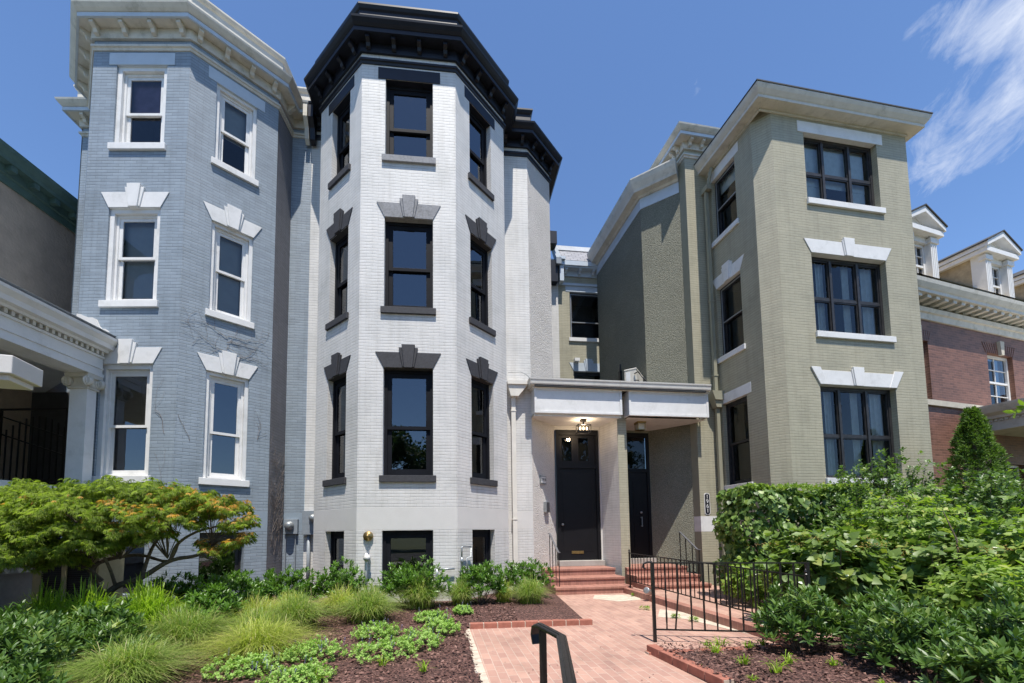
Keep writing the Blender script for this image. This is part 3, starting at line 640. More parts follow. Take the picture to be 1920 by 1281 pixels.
for i in range(3):
    bd = (None, ('blind_grey', .93), ('blind_purple', .52))[i]
    blue_win(gA, .5, 1.56, i, .09, rail=(.47, .52, .47)[i], blind=bd)
    blue_win(gB, .49, 1.30, i, .07, rail=(.45, .52, .5)[i], blind=(None, ('blind_grey', .95), ('blind_grey', .55))[i])
sash_window(gA, bl, .5, 1.56, .34, BT, 'worn_black', .09, rec=.2, single=True, room=.5)
sash_window(gB, bl, .42, 1.31, .34, BT, 'worn_black', .09, rec=.2, single=True, room=.5)
pathB = [(-10.72, 14), (-10.6, 10.24), b1, bZ, bA, bB, bC, bD, bE]
rich_cornice(bl, pathB, 'old_white', 'old_blue_white', [(gA, (.12, .72, 1.32, 1.92)), (gB, (.14, .64, 1.14, 1.62)), (gZ, (.12, .6, 1.1, 1.62)), (g1, (.3,)), (g0, (.15, .6)), (gC, (.35,))])
# scrolled party brackets where the blue and white cornices meet
m = bracket_mb(gD, .40, .06, .36, 12.40, 11.55, .10); m.build('party_bracket', 'old_white', bl)
m = bracket_mb(f_wP, .07, .06, .36, 12.40, 11.55, .12); m.build('party_bracket', 'black_trim', wh)
plan_cap(bl, [(-10.75, 19), b0, b1, bZ, bA, bB, bC, bD, bE, (-5.7, 19)], 12.6)
m = MB(); q = [g0.pt(.72, .03, z) for z in (11.3, 10.6)] + [g0.pt(.70, .02, 10.0), g0.pt(.72, .02, 8.0), g0.pt(.68, .02, 7.5), g0.pt(.68, .02, 5.0)]
m.tube(q, .014, 6); m.build('cable', 'white_paint', bl)

# ============================================================ SAGE HOUSE
GA = 9.775
gF = (6.907, 9.833); gRr = (10.93, 10.526); gS = (6.557, 10.085); gft = (6.268, 11.76); gr1 = (5.59, 11.643); gr0 = (5.54, 11.936); gch = (4.60, 12.60); gbk = (4.03, 16.0)
sg = empty('sage_row_house', (8, 11, 0), 'sage green painted brick row house with wide triple windows and white lintels', 'house')
s_bk, s_ch, s_r0, s_rec, s_side, s_cf, s_f = frm(gbk, gch), frm(gch, gr0), frm(gr0, gr1), frm(gr1, gft), frm(gft, gS), frm(gS, gF), frm(gF, gRr, .45)
gRb = (10.93 - .1698 * 8, 10.526 + .9855 * 8); s_rt = frm(gRr, gRb)
m = MB(); SH = [(.2, 1.1, SILL[i], TOP[i]) for i in (0, 1, 2)]
m.wall(s_rec, 0, Lf(gr1, gft), -.1, 13.0, (), .2, 0, [(1.42, 1.84, 1)]); m.wall(s_side, 0, Lf(gft, gS), -.1, HT - .1, SH, .24)
m.wall(s_cf, 0, Lf(gS, gF), -.1, HT - .1); FH = [(.92, 3.13, SILL[i], TOP[i]) for i in (0, 1, 2)]
m.wall(s_f, 0, Lf(gF, gRr), -.1, HT - .1, FH, .26); m.wall(s_rt, 0, 8, -.1, HT - .1)
m.build('brick_wall', ['green_brick', 'white_paint'], sg)
m = MB(); m.wall(s_r0, 0, Lf(gr0, gr1), -.1, 13.0, (), .2, 0, [(1.42, 1.84, 1)]); m.build('return_wall', ['green_trim', 'white_paint'], sg)
m = MB(); m.wall(s_ch, 0, Lf(gch, gr0), .3, 12.2); m.build('pebbledash_wall', 'green_pebble', sg)
m = MB(); m.wall(s_bk, 0, Lf(gbk, gch), 4.6, 12.2); m.build('court_side_wall', 'green_pebble', sg)
def triple(F, a, b, z0, z1, hidden=False, **k):
    """wide window: two mullions and one transom"""
    w = MB(); rec = .14; T = .075; e = .002
    w.box(F, a + e, a + T, -rec - .1, -rec, z0 + e, z1 - e); w.box(F, b - T, b - e, -rec - .1, -rec, z0 + e, z1 - e)
    w.box(F, a + T, b - T, -rec - .1, -rec, z1 - T, z1 - e); w.box(F, a + T, b - T, -rec - .1, -rec, z0 + e, z0 + .06)
    c1, c2 = a + (b - a) * .305, a + (b - a) * .67; zm = z0 + (z1 - z0) * .46; g = MB()
    for c in (c1, c2): w.box(F, c - .035, c + .035, -rec - .08, -rec + .012, z0 + .06, z1 - T)
    for x0, x1 in ((a + T, c1 - .035), (c1 + .035, c2 - .035), (c2 + .035, b - T)):
        w.box(F, x0, x1, -rec - .07, -rec - .01, zm - .03, zm + .03)
        for lo, hi in ((z0 + .06, zm - .03), (zm + .03, z1 - T)):
            for q in ((x0, x0 + .028, lo, hi), (x1 - .028, x1, lo, hi), (x0 + .028, x1 - .028, lo, lo + .03), (x0 + .028, x1 - .028, hi - .03, hi)): w.box(F, q[0], q[1], -rec - .065, -rec - .02, q[2], q[3])
            g.face([F.pt(x0 + .028, -rec - .045, lo + .03), F.pt(x1 - .028, -rec - .045, lo + .03), F.pt(x1 - .028, -rec - .045, hi - .03), F.pt(x0 + .028, -rec - .045, hi - .03)])
    o = w.build('window', 'worn_black', sg, bevel=.004); g.build('pane', 'glass_old', o)
    ro = -rec - .13; m = MB(); P = F.pt; rm = 1.2
    m.face([P(a, ro - rm, z0), P(b, ro - rm, z0), P(b, ro - rm, z1), P(a, ro - rm, z1)])
    for x in (a, b): m.face([P(x, ro, z0), P(x, ro, z1), P(x, ro - rm, z1), P(x, ro - rm, z0)])
    for z in (z0, z1): m.face([P(a, ro, z), P(b, ro, z), P(b, ro - rm, z), P(a, ro - rm, z)])
    m.build('room', 'room', o)
    for x in ([a + .02] if True else []):
        pass
    m = MB()
    for x0, wd, ph in ((a + .04, .0, 0), (c1 - .27, .24, 1), (c2 - .30, .26, 2), (b - .42, .40, 3)) if not k.get('blinds') else ():
        for i in range(10):
            if not wd: break
            f0, f1 = i / 10, (i + 1) / 10; oo = lambda f: ro - .05 + .025 * math.sin(f * 15 + ph)
            m.face([P(x0 + wd * f0, oo(f0), z0 + .02), P(x0 + wd * f1, oo(f1), z0 + .02), P(x0 + wd * f1, oo(f1), z1 - .03), P(x0 + wd * f0, oo(f0), z1 - .03)])
    if k.get('blinds'):
        m.box(F, a + .1, b - .1, ro - .03, ro - .02, z0 + .35 * (z1 - z0), z1 - .05)
        m.box(F, a + .1, a + .8, ro - .035, ro - .031, z0 + .02, z0 + .35 * (z1 - z0)); m.box(F, b - .55, b - .1, ro - .035, ro - .031, z0 + .02, z0 + .35 * (z1 - z0))
    m.build('curtain', 'curtain', o)
    m = MB(); m.box(F, a - .03, b + .07, 0, .06, z0 - .15, z0); m.box(F, a + .001, b - .001, -rec, 0, z0 - .04, z0 + .004); m.build('sill', 'white_paint', o, bevel=.008)
    m = MB(); mid = (a + b) / 2
    if z1 > 11:
        m.box(F, a - .17, b + .18, 0, .014, z1 - .03, z1 + .26); m.box(F, a + .001, b - .001, -rec, -.001, z1 - .003, z1 + .1)
    else:
        m.prism(F, [(a, z1), (b, z1), (b + .2, z1 + .35), (a - .2, z1 + .35)], 0, .018)
        m.prism(F, [(mid - .12, z1 - .012), (mid + .08, z1 - .012), (mid + .14, z1 + .46), (mid - .18, z1 + .46)], 0, .06)
        m.prism(F, [(mid - .15, z1 + .004), (mid + .11, z1 + .004), (mid + .17, z1 + .40), (mid - .21, z1 + .40)], 0, .038)
        if z1 < 6:
            m.prism(F, [(a - .003, z1 - .005), (a + .2, z1 - .005), (a + .02, z1 + .42), (a - .245, z1 + .42)], 0, .032); m.prism(F, [(b - .2, z1 - .005), (b + .003, z1 - .005), (b + .245, z1 + .42), (b - .02, z1 + .42)], 0, .032)
        m.box(F, a + .001, b - .001, -rec, -.001, z1 - .003, z1 + .1)
    m.build('lintel', 'white_paint', o, bevel=.006)
for i in range(3): triple(s_f, .92, 3.13, SILL[i], TOP[i], blinds=(i == 2))
for i in range(3):
    sash_window(s_side, sg, .2, 1.1, SILL[i], TOP[i], 'worn_black', .09, rec=.1, glassm='glass_old', sill='white_paint', lintel=[('flat', 'white_paint'), ('key', 'white_paint'), ('flat', 'white_paint')][i], storm='galv' if i else None, rail=.5, blind=(('curtain', .22) if i == 2 else None))
# plain bay cornice with a square front left corner
def simple_cornice(house, path, z0=11.79, h=1.0):
    c = MB(); c.sweep(path, [(.0, z0), (.03, z0), (.03, z0 + .06), (.0, z0 + .06)])
    c.sweep(path, [(.0, z0 + .062), (.27, z0 + .062), (.27, z0 + .13), (.29, z0 + .15), (.31, z0 + .15 + .03 * h), (.345, z0 + .15 + .08 * h), (.375, z0 + .15 + .15 * h), (.375, z0 + .18 + .15 * h), (.0, z0 + .22 + .15 * h)])
    o = c.build('cornice', 'old_white', house); e = MB(); zt = z0 + .185 + .15 * h; e.sweep(path, [(.0, zt), (.39, zt), (.39, zt + .03), (.0, zt + .05)]); e.build('roof_edge', 'roof_and_shade_dark', o); return o
n1, d1 = s_f.n, s_f.d
tq = np.linalg.solve(np.array([[d1[0], -s_side.d[0]], [d1[1], -s_side.d[1]]]), np.array(gft) - np.array(gF))
Q = tuple(np.array(gF) + d1 * tq[0])
simple_cornice(sg, [gft, Q, gRr, gRb])
m = MB(); m.face([(*gS, 11.848), (*Q, 11.848), (*gF, 11.848)]); m.face([(*gS, 11.80), (*Q, 11.80), (*gF, 11.80)])
plan_cap(sg, [gft, Q, gRr, gRb, (4.9, 18)], 12.16)
# higher bracketed main cornice over the recess, and its left return
pm = [(4.55, 17.8), gr1, gft, (9.2, 12.27)]
m = MB(); fmr = frm((5.05, 14.85), gr1)
m.wall(fmr, 0, Lf((5.05, 14.85), gr1), 12.1, 13.0); m.wall(frm(gft, (9.2, 12.27)), 0, 2.98, 12.2, 13.0); m.build('attic_wall', 'green_brick', sg)
rich_cornice(sg, [(5.05, 14.85), gr1, (9.2, 12.27)], 'old_white', 'old_blue_white', [(s_rec, (.12, .5, .9)), (fmr, (.5, 1.1, 1.7, 2.3, 2.9, 3.1))], zoff=.55, parapet=False)
plan_cap(sg, [(5.05, 14.85), gr1, (9.2, 12.27), (8.6, 18), (4.9, 18)], 13.0)
# court cornice
m = MB(); pc = [gbk, gch, (5.53, 11.95)]
m.sweep(pc, [(.0, 11.50), (.018, 11.50), (.018, 11.84), (.0, 11.84)]); m.build('trim_board', 'old_blue_white', sg)
m = MB(); m.sweep(pc, [(.0, 11.84), (.06, 11.84), (.10, 11.90), (.26, 11.93), (.28, 12.0), (.36, 12.16), (.40, 12.28), (.40, 12.32), (.0, 12.40)]); m.build('court_cornice', 'old_white', sg)
# rear wall of the light court with mansard
m = MB(); m.wall(fb, bx, 3.42, 4.6, 12.2, [(1.96, 3.33, 9.01, 10.89), (2.06, 3.26, 5.9, 7.68)], .2); m.build('rear_wall', 'green_brick', sg)
sash_window(fb, sg, 1.96, 3.33, 9.01, 10.89, 'worn_black', .09, rec=.08, glassm='glass_old', sill='white_paint', lintel=('flat', 'old_blue_white'), storm='galv', rail=.36)
sash_window(fb, sg, 2.06, 3.26, 5.9, 7.68, 'worn_black', .09, rec=.08, sill='white_paint', lintel=('key', 'old_blue_white'))
m = MB(); m.box(fb, bx, 3.42, 0, .06, 11.12, 11.22); m.box(fb, bx, 3.42, 0, .05, 11.5, 11.72); m.box(fb, bx, 3.42, 0, .28, 11.72, 11.78)
m.box(fb, bx, 3.42, 0, .33, 11.78, 11.96)
rc = m.build('rear_cornice', 'old_blue_white', sg)
for s in (1.8, 2.35, 2.9): bracket_mb(fb, s, .06, .24, 11.718, 11.54, .1).build('bracket', 'old_blue_white', rc)
m = MB(); m.face([fb.pt(bx, .33, 11.97), fb.pt(4.2, .33, 11.97), fb.pt(4.2, -.25, 12.75), fb.pt(bx, -.25, 12.75)], [(0, 0), (2.6, 0), (2.6, 1), (0, 1)]); m.build('slate_mansard', 'slate', sg)
m = MB(); m.box(fb, bx, 4.2, -.4, -.2, 12.74, 12.92); m.build('ridge_flashing', 'white_paint', sg)
m = MB(); m.prism(Frame(fb.pt(bx - .06, 0, 0)[:2], 7 + 90), [(-.42, 11.75), (-.30, 11.75), (.3, 12.75), (.3, 13.0), (-.42, 12.0)], -.1, .1); m.build('party_coping', 'meter_grey', sg)
m = MB(); m.box(fb, bx + .0, bx + .16, .05, .3, 11.15, 11.95); m.box(fb, bx - .04, bx + .2, .05, .42, 11.95, 12.06); m.build('party_bracket', 'old_blue_white', sg)
m = MB(); m.box(fb, 0, bx - .08, 0, .3, 11.1, 11.95); m.box(fb, .9, bx - .1, -.1, .35, 12.6, 13.1); m.build('rear_cornice', 'black_trim', wh)
m = MB(); m.box(fb, 2.05, 2.25, .02, .2, 8.02, 8.14); m.build('floodlight', 'white_paint', sg)
# green downspout, leader head
def spout(F, s, o, z0, z1, mat, w=.1, straps=()):
    m = MB(); m.box(F, s - w / 2, s + w / 2, o, o + w * .8, z0, z1)
    for z in straps: m.box(F, s - w / 2 - .02, s + w / 2 + .02, o - .01, o + w * .8 + .012, z, z + .05)
    return m
s_dp = Frame(gr1, GA)
m = spout(s_dp, .545, .10, 5.3, 11.35, 'green_trim', .095, (7.9, 5.75)); m.box(s_dp, .47, .62, .02, .28, 11.2, 11.35)
m.tube([s_dp.pt(.56, .2, 11.3), s_dp.pt(.56, .3, 11.55), s_dp.pt(.60, .34, 11.78)], .05, 8)
m2 = MB(); s_ = s_dp
for z, hw in ((5.28, .20), (5.22, .20), (5.16, .14), (4.86, .13)): pass
m.prism(s_dp, [(.42, 5.05), (.70, 5.05), (.76, 5.22), (.78, 5.3), (.34, 5.3), (.36, 5.22)], .0, .28); m.prism(s_dp, [(.48, 4.85), (.64, 4.85), (.70, 5.05), (.42, 5.05)], .04, .24)
m.box(s_dp, .51, .61, .1, .18, .0, 4.85); m.build('downspout', 'green_trim', sg)

# ============================================================ ENTRANCES
CF = Frame((.93, 10.985), 8.06)
DF = Frame((1.65, 11.87), 6.2)
# white house door wall and side wall
m = MB(); m.wall(DF, 0, 1.33, .5, 4.46, [(.0, 1.27, .66, 4.34)], .02); m.build('door_surround_wall', 'white_smooth', wh)
sw0 = DF.pt(1.33, 0, 0)[:2]; sw1 = (3.26, 11.25); SWF = frm(sw0, sw1)
m = MB(); m.wall(SWF, 0, Lf(sw0, sw1), -.05, 5.1); m.build('porch_side_wall', 'white_brick', wh)
dr = MB(); T = .09
dr.box(DF, .015, .015 + T, -.02, .06, .66, 4.34); dr.box(DF, 1.26 - T, 1.26, -.02, .06, .66, 4.34); dr.box(DF, .015 + T, 1.26 - T, -.02, .06, 4.2, 4.34); dr.box(DF, .015 + T, 1.26 - T, -.02, .06, 3.24, 3.36)
door = dr.build('door', 'door', wh, bevel=.004)
m = MB(); m.box(DF, .015 + T, 1.26 - T, -.02, .015, .66, 3.24); m.box(DF, .2, 1.06, .015, .02, .9, 3.1); m.build('door_leaf', 'door', door, bevel=.004)
m = MB()
for q in ((.105, .20, 3.36, 4.2), (.48, .68, 3.36, 4.2), (.97, 1.17, 3.36, 4.2), (.20, .48, 3.36, 3.46), (.68, .97, 3.36, 3.46), (.20, .48, 4.12, 4.2), (.68, .97, 4.12, 4.2)): m.box(DF, q[0], q[1], -.02, .012, q[2], q[3])
m.build('transom_frame', 'door', door)
m = MB()
for a, b in ((.20, .48), (.68, .97)): m.face([DF.pt(a, -.005, 3.46), DF.pt(b, -.005, 3.46), DF.pt(b, -.005, 4.12), DF.pt(a, -.005, 4.12)])
m.build('transom_pane', 'glass_old', door)
m = MB(); m.face([DF.pt(0, -.4, .5), DF.pt(1.33, -.4, .5), DF.pt(1.33, -.4, 4.4), DF.pt(0, -.4, 4.4)]); m.build('hallway', 'room', door)
m = MB(); m.lathe(DF.pt(.17, .015, 1.66), (*DF.n, 0), [(0, .035), (.012, .035), (.02, .018), (.035, .018), (.045, .032), (.06, .03), (.066, .012)], 14); m.build('knob', 'galv', door, True)
m = MB(); m.box(DF, .42, .76, .015, .026, .84, .92); m.box(DF, .45, .73, .026, .032, .86, .90); m.build('mail_slot', 'brass', door)
m = MB(); m.box(DF, .0, 1.30, -.02, .22, .51, .66); m.build('threshold', 'concrete', wh, bevel=.008)
# sage entrance door
GF = frm((3.42, 12.43), gch)
m = MB(); gw = Lf((3.42, 12.43), gch)
m.wall(GF, 0, gw, .5, 4.46, [(.1, gw - .02, .66, 4.38)], .03); m.build('door_surround_wall', 'green_trim', sg)
dr = MB(); a0, a1 = .1, gw - .03
dr.box(GF, a0, a0 + .09, -.03, .03, .66, 4.38); dr.box(GF, a1 - .09, a1, -.03, .03, .66, 4.38); dr.box(GF, a0 + .09, a1 - .09, -.03, .03, 4.24, 4.38); dr.box(GF, a0 + .09, a1 - .09, -.03, .03, 3.2, 3.3)
gd = dr.build('door', 'door', sg, bevel=.004)
m = MB(); m.box(GF, a0 + .09, a1 - .09, -.03, .0, .66, 3.2)
for q in ((.3, .52), (.62, .86)): m.box(GF, q[0], q[1], .0, .012, .95, 1.7); m.box(GF, q[0], q[1], .0, .012, 1.9, 2.95)
m.build('door_leaf', 'door', gd, bevel=.004)
m = MB(); m.face([GF.pt(a0 + .09, -.02, 3.3), GF.pt(a1 - .09, -.02, 3.3), GF.pt(a1 - .09, -.02, 4.24), GF.pt(a0 + .09, -.02, 4.24)]); m.build('transom_pane', 'glass_dark', gd)
m = MB(); m.face([GF.pt(0, -.3, .5), GF.pt(gw, -.3, .5), GF.pt(gw, -.3, 4.4), GF.pt(0, -.3, 4.4)]); m.build('hallway', 'room', gd)
m = MB(); m.lathe(GF.pt(a0 + .75, .0, 2.0), (*GF.n, 0), [(0, .03), (.02, .03), (.03, .02), (.05, .028), (.06, .01)], 12); m.bar(GF.pt(a0 + .75, .05, 1.6), GF.pt(a0 + .75, .05, 1.85), .02); m.box(GF, a0 + .73, a0 + .77, 0, .05, 1.58, 1.62); m.box(GF, a0 + .73, a0 + .77, 0, .05, 1.83, 1.87); m.build('knob', 'galv', gd)
m = MB(); m.box(GF, 0, gw, -.02, .18, .51, .66); m.build('threshold', 'concrete', sg)
# dividing pier
m = MB(); pf = Frame((3.262, 11.25), 8.06)
m.box(pf, 0, .255, -.16, 0, -.05, 5.1); pp = pf.pt(.255, -.16, 0)[:2]; m.wall(Frame(pp, 96), 0, 1.25, -.05, 5.1)
m.wall(frm(pf.pt(.09, -1.2, 0)[:2], pf.pt(.001, -.16, 0)[:2]), 0, 1.04, .3, 5.1); m.build('dividing_pier', 'green_brick', sg)
# canopy over both doors
cn = empty('entrance_canopy', (3.3, 11, 5), 'white box canopy with gutter running over both front doors', 'canopy')
m = MB(); m.box(CF, .0, 4.72, -.9, .48, 5.161, 5.2); m.face([(.95, 10.9, 5.2), (5.6, 11.6, 5.2), (4.1, 16, 5.25), (1.2, 16, 5.25)]); m.build('canopy_roof', 'roof_and_shade_dark', cn)
g = MB(); gp = [CF.pt(-.65, .02, 0)[:2], CF.pt(-.26, .18, 0)[:2], CF.pt(-.02, .46, 0)[:2], CF.pt(4.86, .46, 0)[:2]]
gp = [CF.pt(-.02, .0, 0)[:2], CF.pt(-.02, .40, 0)[:2], CF.pt(4.84, .40, 0)[:2]]
g.sweep(gp, [(.0, 5.20), (.085, 5.205), (.10, 5.23), (.11, 5.30), (.125, 5.33), (.13, 5.365), (.10, 5.37), (.0, 5.34)]); g.sweep(gp, [(-.05, 5.15), (.02, 5.15), (.02, 5.2), (-.05, 5.2)])
g.build('gutter', 'cream_pipe', cn)
for a, b in ((.0, 2.36), (2.55, 4.83)):
    m = MB(); m.box(CF, a, b, .30, .37, 4.50, 5.16); m.box(CF, a, a + .04, -.35, .30, 4.50, 5.16) if a == 0 else m.box(CF, a, a + .03, -.4, .30, 4.5, 5.16); m.box(CF, b - .03, b, -.4, .30, 4.5, 5.16)
    for q in ((a + .0, a + .06, 4.50, 5.16), (b - .06, b, 4.50, 5.16), (a + .06, b - .06, 4.50, 4.56), (a + .06, b - .06, 5.10, 5.16)): m.box(CF, q[0], q[1], .37, .385, q[2], q[3])
    m.build('fascia_panel', 'white_paint', cn, bevel=.004)
m = MB(); m.face([CF.pt(.0, .3, 4.46), CF.pt(2.36, .3, 4.46), (3.02, 12.05, 4.46), (1.62, 11.95, 4.46), (.93, 10.985, 4.46)]); m.face([CF.pt(2.55, .3, 4.46), CF.pt(4.83, .3, 4.46), (5.56, 11.8, 4.46), (4.62, 12.65, 4.46), (3.4, 12.46, 4.46)])
m.box(CF, .0, 2.36, .29, .30, 4.44, 4.5); m.build('soffit', 'white_paint', cn)
m = MB(); m.box(f_w2, .09, .66, .0, .26, 5.28, 5.38); m.prism(f_w2, [(.18, 4.98), (.38, 4.98), (.62, 5.28), (.10, 5.28)], .0, .22)
m.box(f_w2, .20, .31, .03, .12, .1, 5.0); m.box(f_w2, .18, .33, .02, .13, 1.78, 1.81); m.box(f_w2, .185, .325, .02, .13, 4.6, 4.63); m.build('downspout', 'cream_pipe', cn)
m = MB(); m.tube([f_w2.pt(.12, .2, 5.6), f_w2.pt(.45, .2, 5.62), f_w2.pt(.6, .2, 5.55), f_w2.pt(.72, .2, 5.40)], .008, 6); m.build('cable', 'galv', cn)
# lantern and ceiling light
ln = empty('ceiling_lantern', (2.34, 11.2, 4.4), 'black box lantern with lit bulbs under the white canopy ceiling', 'lantern')
LF = Frame((2.34, 11.2), 6); m = MB(); m.box(LF, -.07, .07, -.07, .07, 4.40, 4.457); m.box(LF, -.015, .015, -.015, .015, 4.3, 4.40)
x, z0, z1 = .17, 4.1, 4.3
for a in (-x, x):
    for o in (-.1, .1): m.box(LF, a - .008, a + .008, o - .008, o + .008, z0, z1)
for z in (z0, z1):
    for o in (-.1, .1): m.box(LF, -x + .008, x - .008, o - .007, o + .007, z - .007, z + .007)
    for a in (-x, x): m.box(LF, a - .007, a + .007, -.092, .092, z - .007, z + .007)
m.box(LF, -.16, .16, -.012, .012, 4.16, 4.175); m.build('frame', 'iron', ln)
for a in (-.09, 0, .09):
    m = MB(); m.lathe(LF.pt(a, 0, 4.18), (0, 0, 1), [(0, .011), (.02, .016), (.045, .017), (.07, .01), (.08, .003)], 10); m.build('bulb', 'clear_bulb', ln, True)
pl = bpy.data.lights.new('lantern_light', 'POINT'); pl.energy = 14; pl.color = (1, .75, .5); pl.shadow_soft_size = .06
po = bpy.data.objects.new('lantern_light', pl); po.parent = ln; po.location = (0, 0, -.16); COL.objects.link(po)
l2 = empty('ceiling_light', (3.98, 11.6, 4.4), 'small unlit brass ceiling light above the sage front door', 'ceiling light')
L2 = Frame((3.98, 11.55), 6); m = MB(); m.box(L2, -.12, .12, -.12, .12, 4.41, 4.457); 
for a in (-.1, .1):
    for o in (-.1, .1): m.box(L2, a - .008, a + .008, o - .008, o + .008, 4.24, 4.41)
m.box(L2, -.11, .11, -.11, .11, 4.225, 4.24); m.build('frame', 'brass', l2); m = MB(); m.box(L2, -.085, .085, -.085, .085, 4.245, 4.405); m.build('shade', 'old_white', l2)
# steps
def steps(name, F, s0, s1, back, label):
    t = empty(name, F.pt((s0 + s1) / 2, 0, 0), label, 'steps')
    for i, (o, zt) in enumerate(((0, .17), (-.42, .34), (-.98, .51))):
        m = MB(); m.box(F, s0, s1, back, o - .02, zt - .17 + (0.001 if i else 0), zt - .055); m.build('riser', 'step_brick', t)
        m = MB(); m.box(F, s0 - .004, s1 + .004, back + .01, o, zt - .054, zt); m.build('tread', 'step_brick', t, bevel=.006)
    return t
SF = Frame((2.1, 9.97), 8.06)
steps('brick_steps', SF, -.78, 1.10, -2.2, 'three red brick steps up to the black door of the white house')
steps('brick_steps', SF, 1.42, 3.12, -2.6, 'red brick steps behind the railings up to the sage house door')

# wall-mounted small things
n_ = Frame(w3, f_w3.a)
hp = empty('house_number_plate', n_.pt(.46, 0, 2.85), 'small framed house number plate left of the black door', 'number plate')
m = MB(); m.box(n_, .33, .61, .0, .035, 2.745, 2.965); m.build('plate_frame', 'galv', hp); m = MB(); m.box(n_, .36, .58, .035, .039, 2.775, 2.935); m.build('plate', 'white_paint', hp)
text_mesh('1959', .115, 'black_frame', hp, n_, .47, .042, 2.855)
ic = empty('intercom', n_.pt(.6, 0, 2.1), 'grey intercom box on the pebbledash beside the black door', 'intercom')
m = MB(); m.box(n_, .50, .68, .0, .09, 1.98, 2.27); m.build('housing', 'galv', ic, bevel=.006); m = MB(); m.box(n_, .52, .66, .09, .094, 2.0, 2.25); m.build('face_plate', 'dark_slate', ic)
s2 = Frame(gr1, GA)
ns = empty('house_number_sign', s2.pt(.20, 0, 2.2), 'tall navy house number sign with white numerals on the sage wall', 'number sign')
def oct_(s, z, w, h, c): return [(s - w + c, z - h), (s + w - c, z - h), (s + w, z - h + c), (s + w, z + h - c), (s + w - c, z + h), (s - w + c, z + h), (s - w, z + h - c), (s - w, z - h + c)]
m = MB(); m.prism(s2, oct_(.21, 2.18, .085, .30, .04), 0, .012); m.build('border', 'white_paint', ns)
m = MB(); m.prism(s2, oct_(.21, 2.18, .068, .283, .035), .012, .016); m.build('plate', 'black_trim', ns)
for i, ch in enumerate('1961'): text_mesh(ch, .155, 'white_paint', ns, s2, .21, .019, 2.375 - i * .13)
# meters
mt = empty('electric_meter', gD.pt(.22, 0, 1.7), 'round glass electric meter on a grey box at the blue wall', 'electric meter', 'electric meters')
m = MB(); m.box(gD, .06, .36, 0, .10, 1.48, 1.84); m.build('meter_box', 'meter_grey', mt, bevel=.006)
m = MB(); m.lathe(gD.pt(.18, .10, 1.68), (*gD.n, 0), [(0, .105), (.04, .105), (.045, .09), (.13, .085), (.15, .05)], 20); m.build('meter_dial', 'galv', mt, True)
m = MB(); m.tube([gD.pt(.07, .04, 1.48), gD.pt(.07, .04, .1)], .018, 8); m.tube([gD.pt(.30, .04, 1.48), gD.pt(.30, .04, .1)], .012, 8); m.build('conduit', 'meter_grey', mt)
mt = empty('electric_meter', f_wP.pt(.2, 0, 1.8), 'electric meter on a tall grey box between the blue and white bays', 'electric meter', 'electric meters')
m = MB(); m.box(f_wP, .01, .30, 0, .16, 1.46, 2.04); m.build('meter_box', 'meter_grey', mt, bevel=.006)
m = MB(); m.lathe(f_wP.pt(.27, .16, 1.86), (*gD.n, 0), [(0, .095), (.04, .095), (.045, .08), (.12, .075), (.14, .04)], 20); m.build('meter_dial', 'galv', mt, True)
m = MB(); m.tube([f_wP.pt(.14, .07, 1.46), f_wP.pt(.14, .07, .0)], .04, 12); m.build('conduit', 'meter_grey', mt, True)
fb_ = empty('alarm_bell', f_f.pt(.24, 0, 1.42), 'round brass bell on the white basement wall', 'bell')
m = MB(); m.lathe(f_f.pt(.24, 0, 1.42), (*f_f.n, 0), [(0, .095), (.02, .10), (.05, .098), (.055, .06), (.09, .055), (.10, .03), (.13, .03), (.135, .012)], 24); m.build('gong', 'brass', fb_, True)
dp = empty('standpipe', f_f.pt(.22, 0, .9), 'white painted hydrant outlet pipe below the brass bell', 'pipe')
m = MB(); m.tube([f_f.pt(.21, .06, -.05), f_f.pt(.21, .06, .98), f_f.pt(.21, .06, 1.03), f_f.pt(.21, .02, 1.06)], .03, 10); m.build('riser_pipe', 'white_paint', dp, True)
m = MB(); m.lathe(f_f.pt(.24, .03, 1.0), (f_f.n[0], f_f.n[1], -.15), [(0, .055), (.08, .055), (.085, .07), (.12, .07), (.125, .05), (.14, .05)], 16); m.build('outlet_cap', 'white_smooth', dp, True)
gs_ = empty('gas_pipe', (-.85, 8.75, .8), 'bent galvanised gas pipe at the corner of the white bay', 'pipe')
m = MB(); m.tube([f_r.pt(.30, .10, 1.17 - .0), f_r.pt(.03, .10, 1.18), f_r.pt(.02, .10, 1.15), f_r.pt(.02, .10, .95)], .016, 8); m.tube([f_r.pt(.30, .10, 1.18), f_r.pt(.30, .10, .96), f_r.pt(.17, .10, .94), f_r.pt(.20, .10, .6)], .016, 8)
m.lathe(f_r.pt(.02, .10, .96), (0, 0, -1), [(0, .03), (.1, .035), (.11, .028), (.25, .028), (.26, .035), (.4, .03)], 10)
m.tube([f_f.pt(1.60, .08, .72), f_f.pt(1.98, .08, .74)], .02, 8); m.lathe(f_f.pt(1.62, .08, .74), (0, 0, -1), [(0, .03), (.3, .03)], 10); m.build('pipework', 'galv', gs_, True)
ac = empty('air_conditioner', (4.0, 12.3, 5.25), 'cream outdoor air conditioner unit standing on the canopy roof', 'air conditioner')
AF = Frame((3.78, 12.15), -32); m = MB(); m.box(AF, 0, .34, -.85, 0, 5.3, 6.16); m.box(AF, -.01, .35, -.86, .01, 6.13, 6.18); m.build('housing', 'old_white', ac, bevel=.012)
m = MB(); m.box(AF, .05, .17, 0, .012, 5.4, 6.08); m.build('end_cover', 'white_paint', ac)
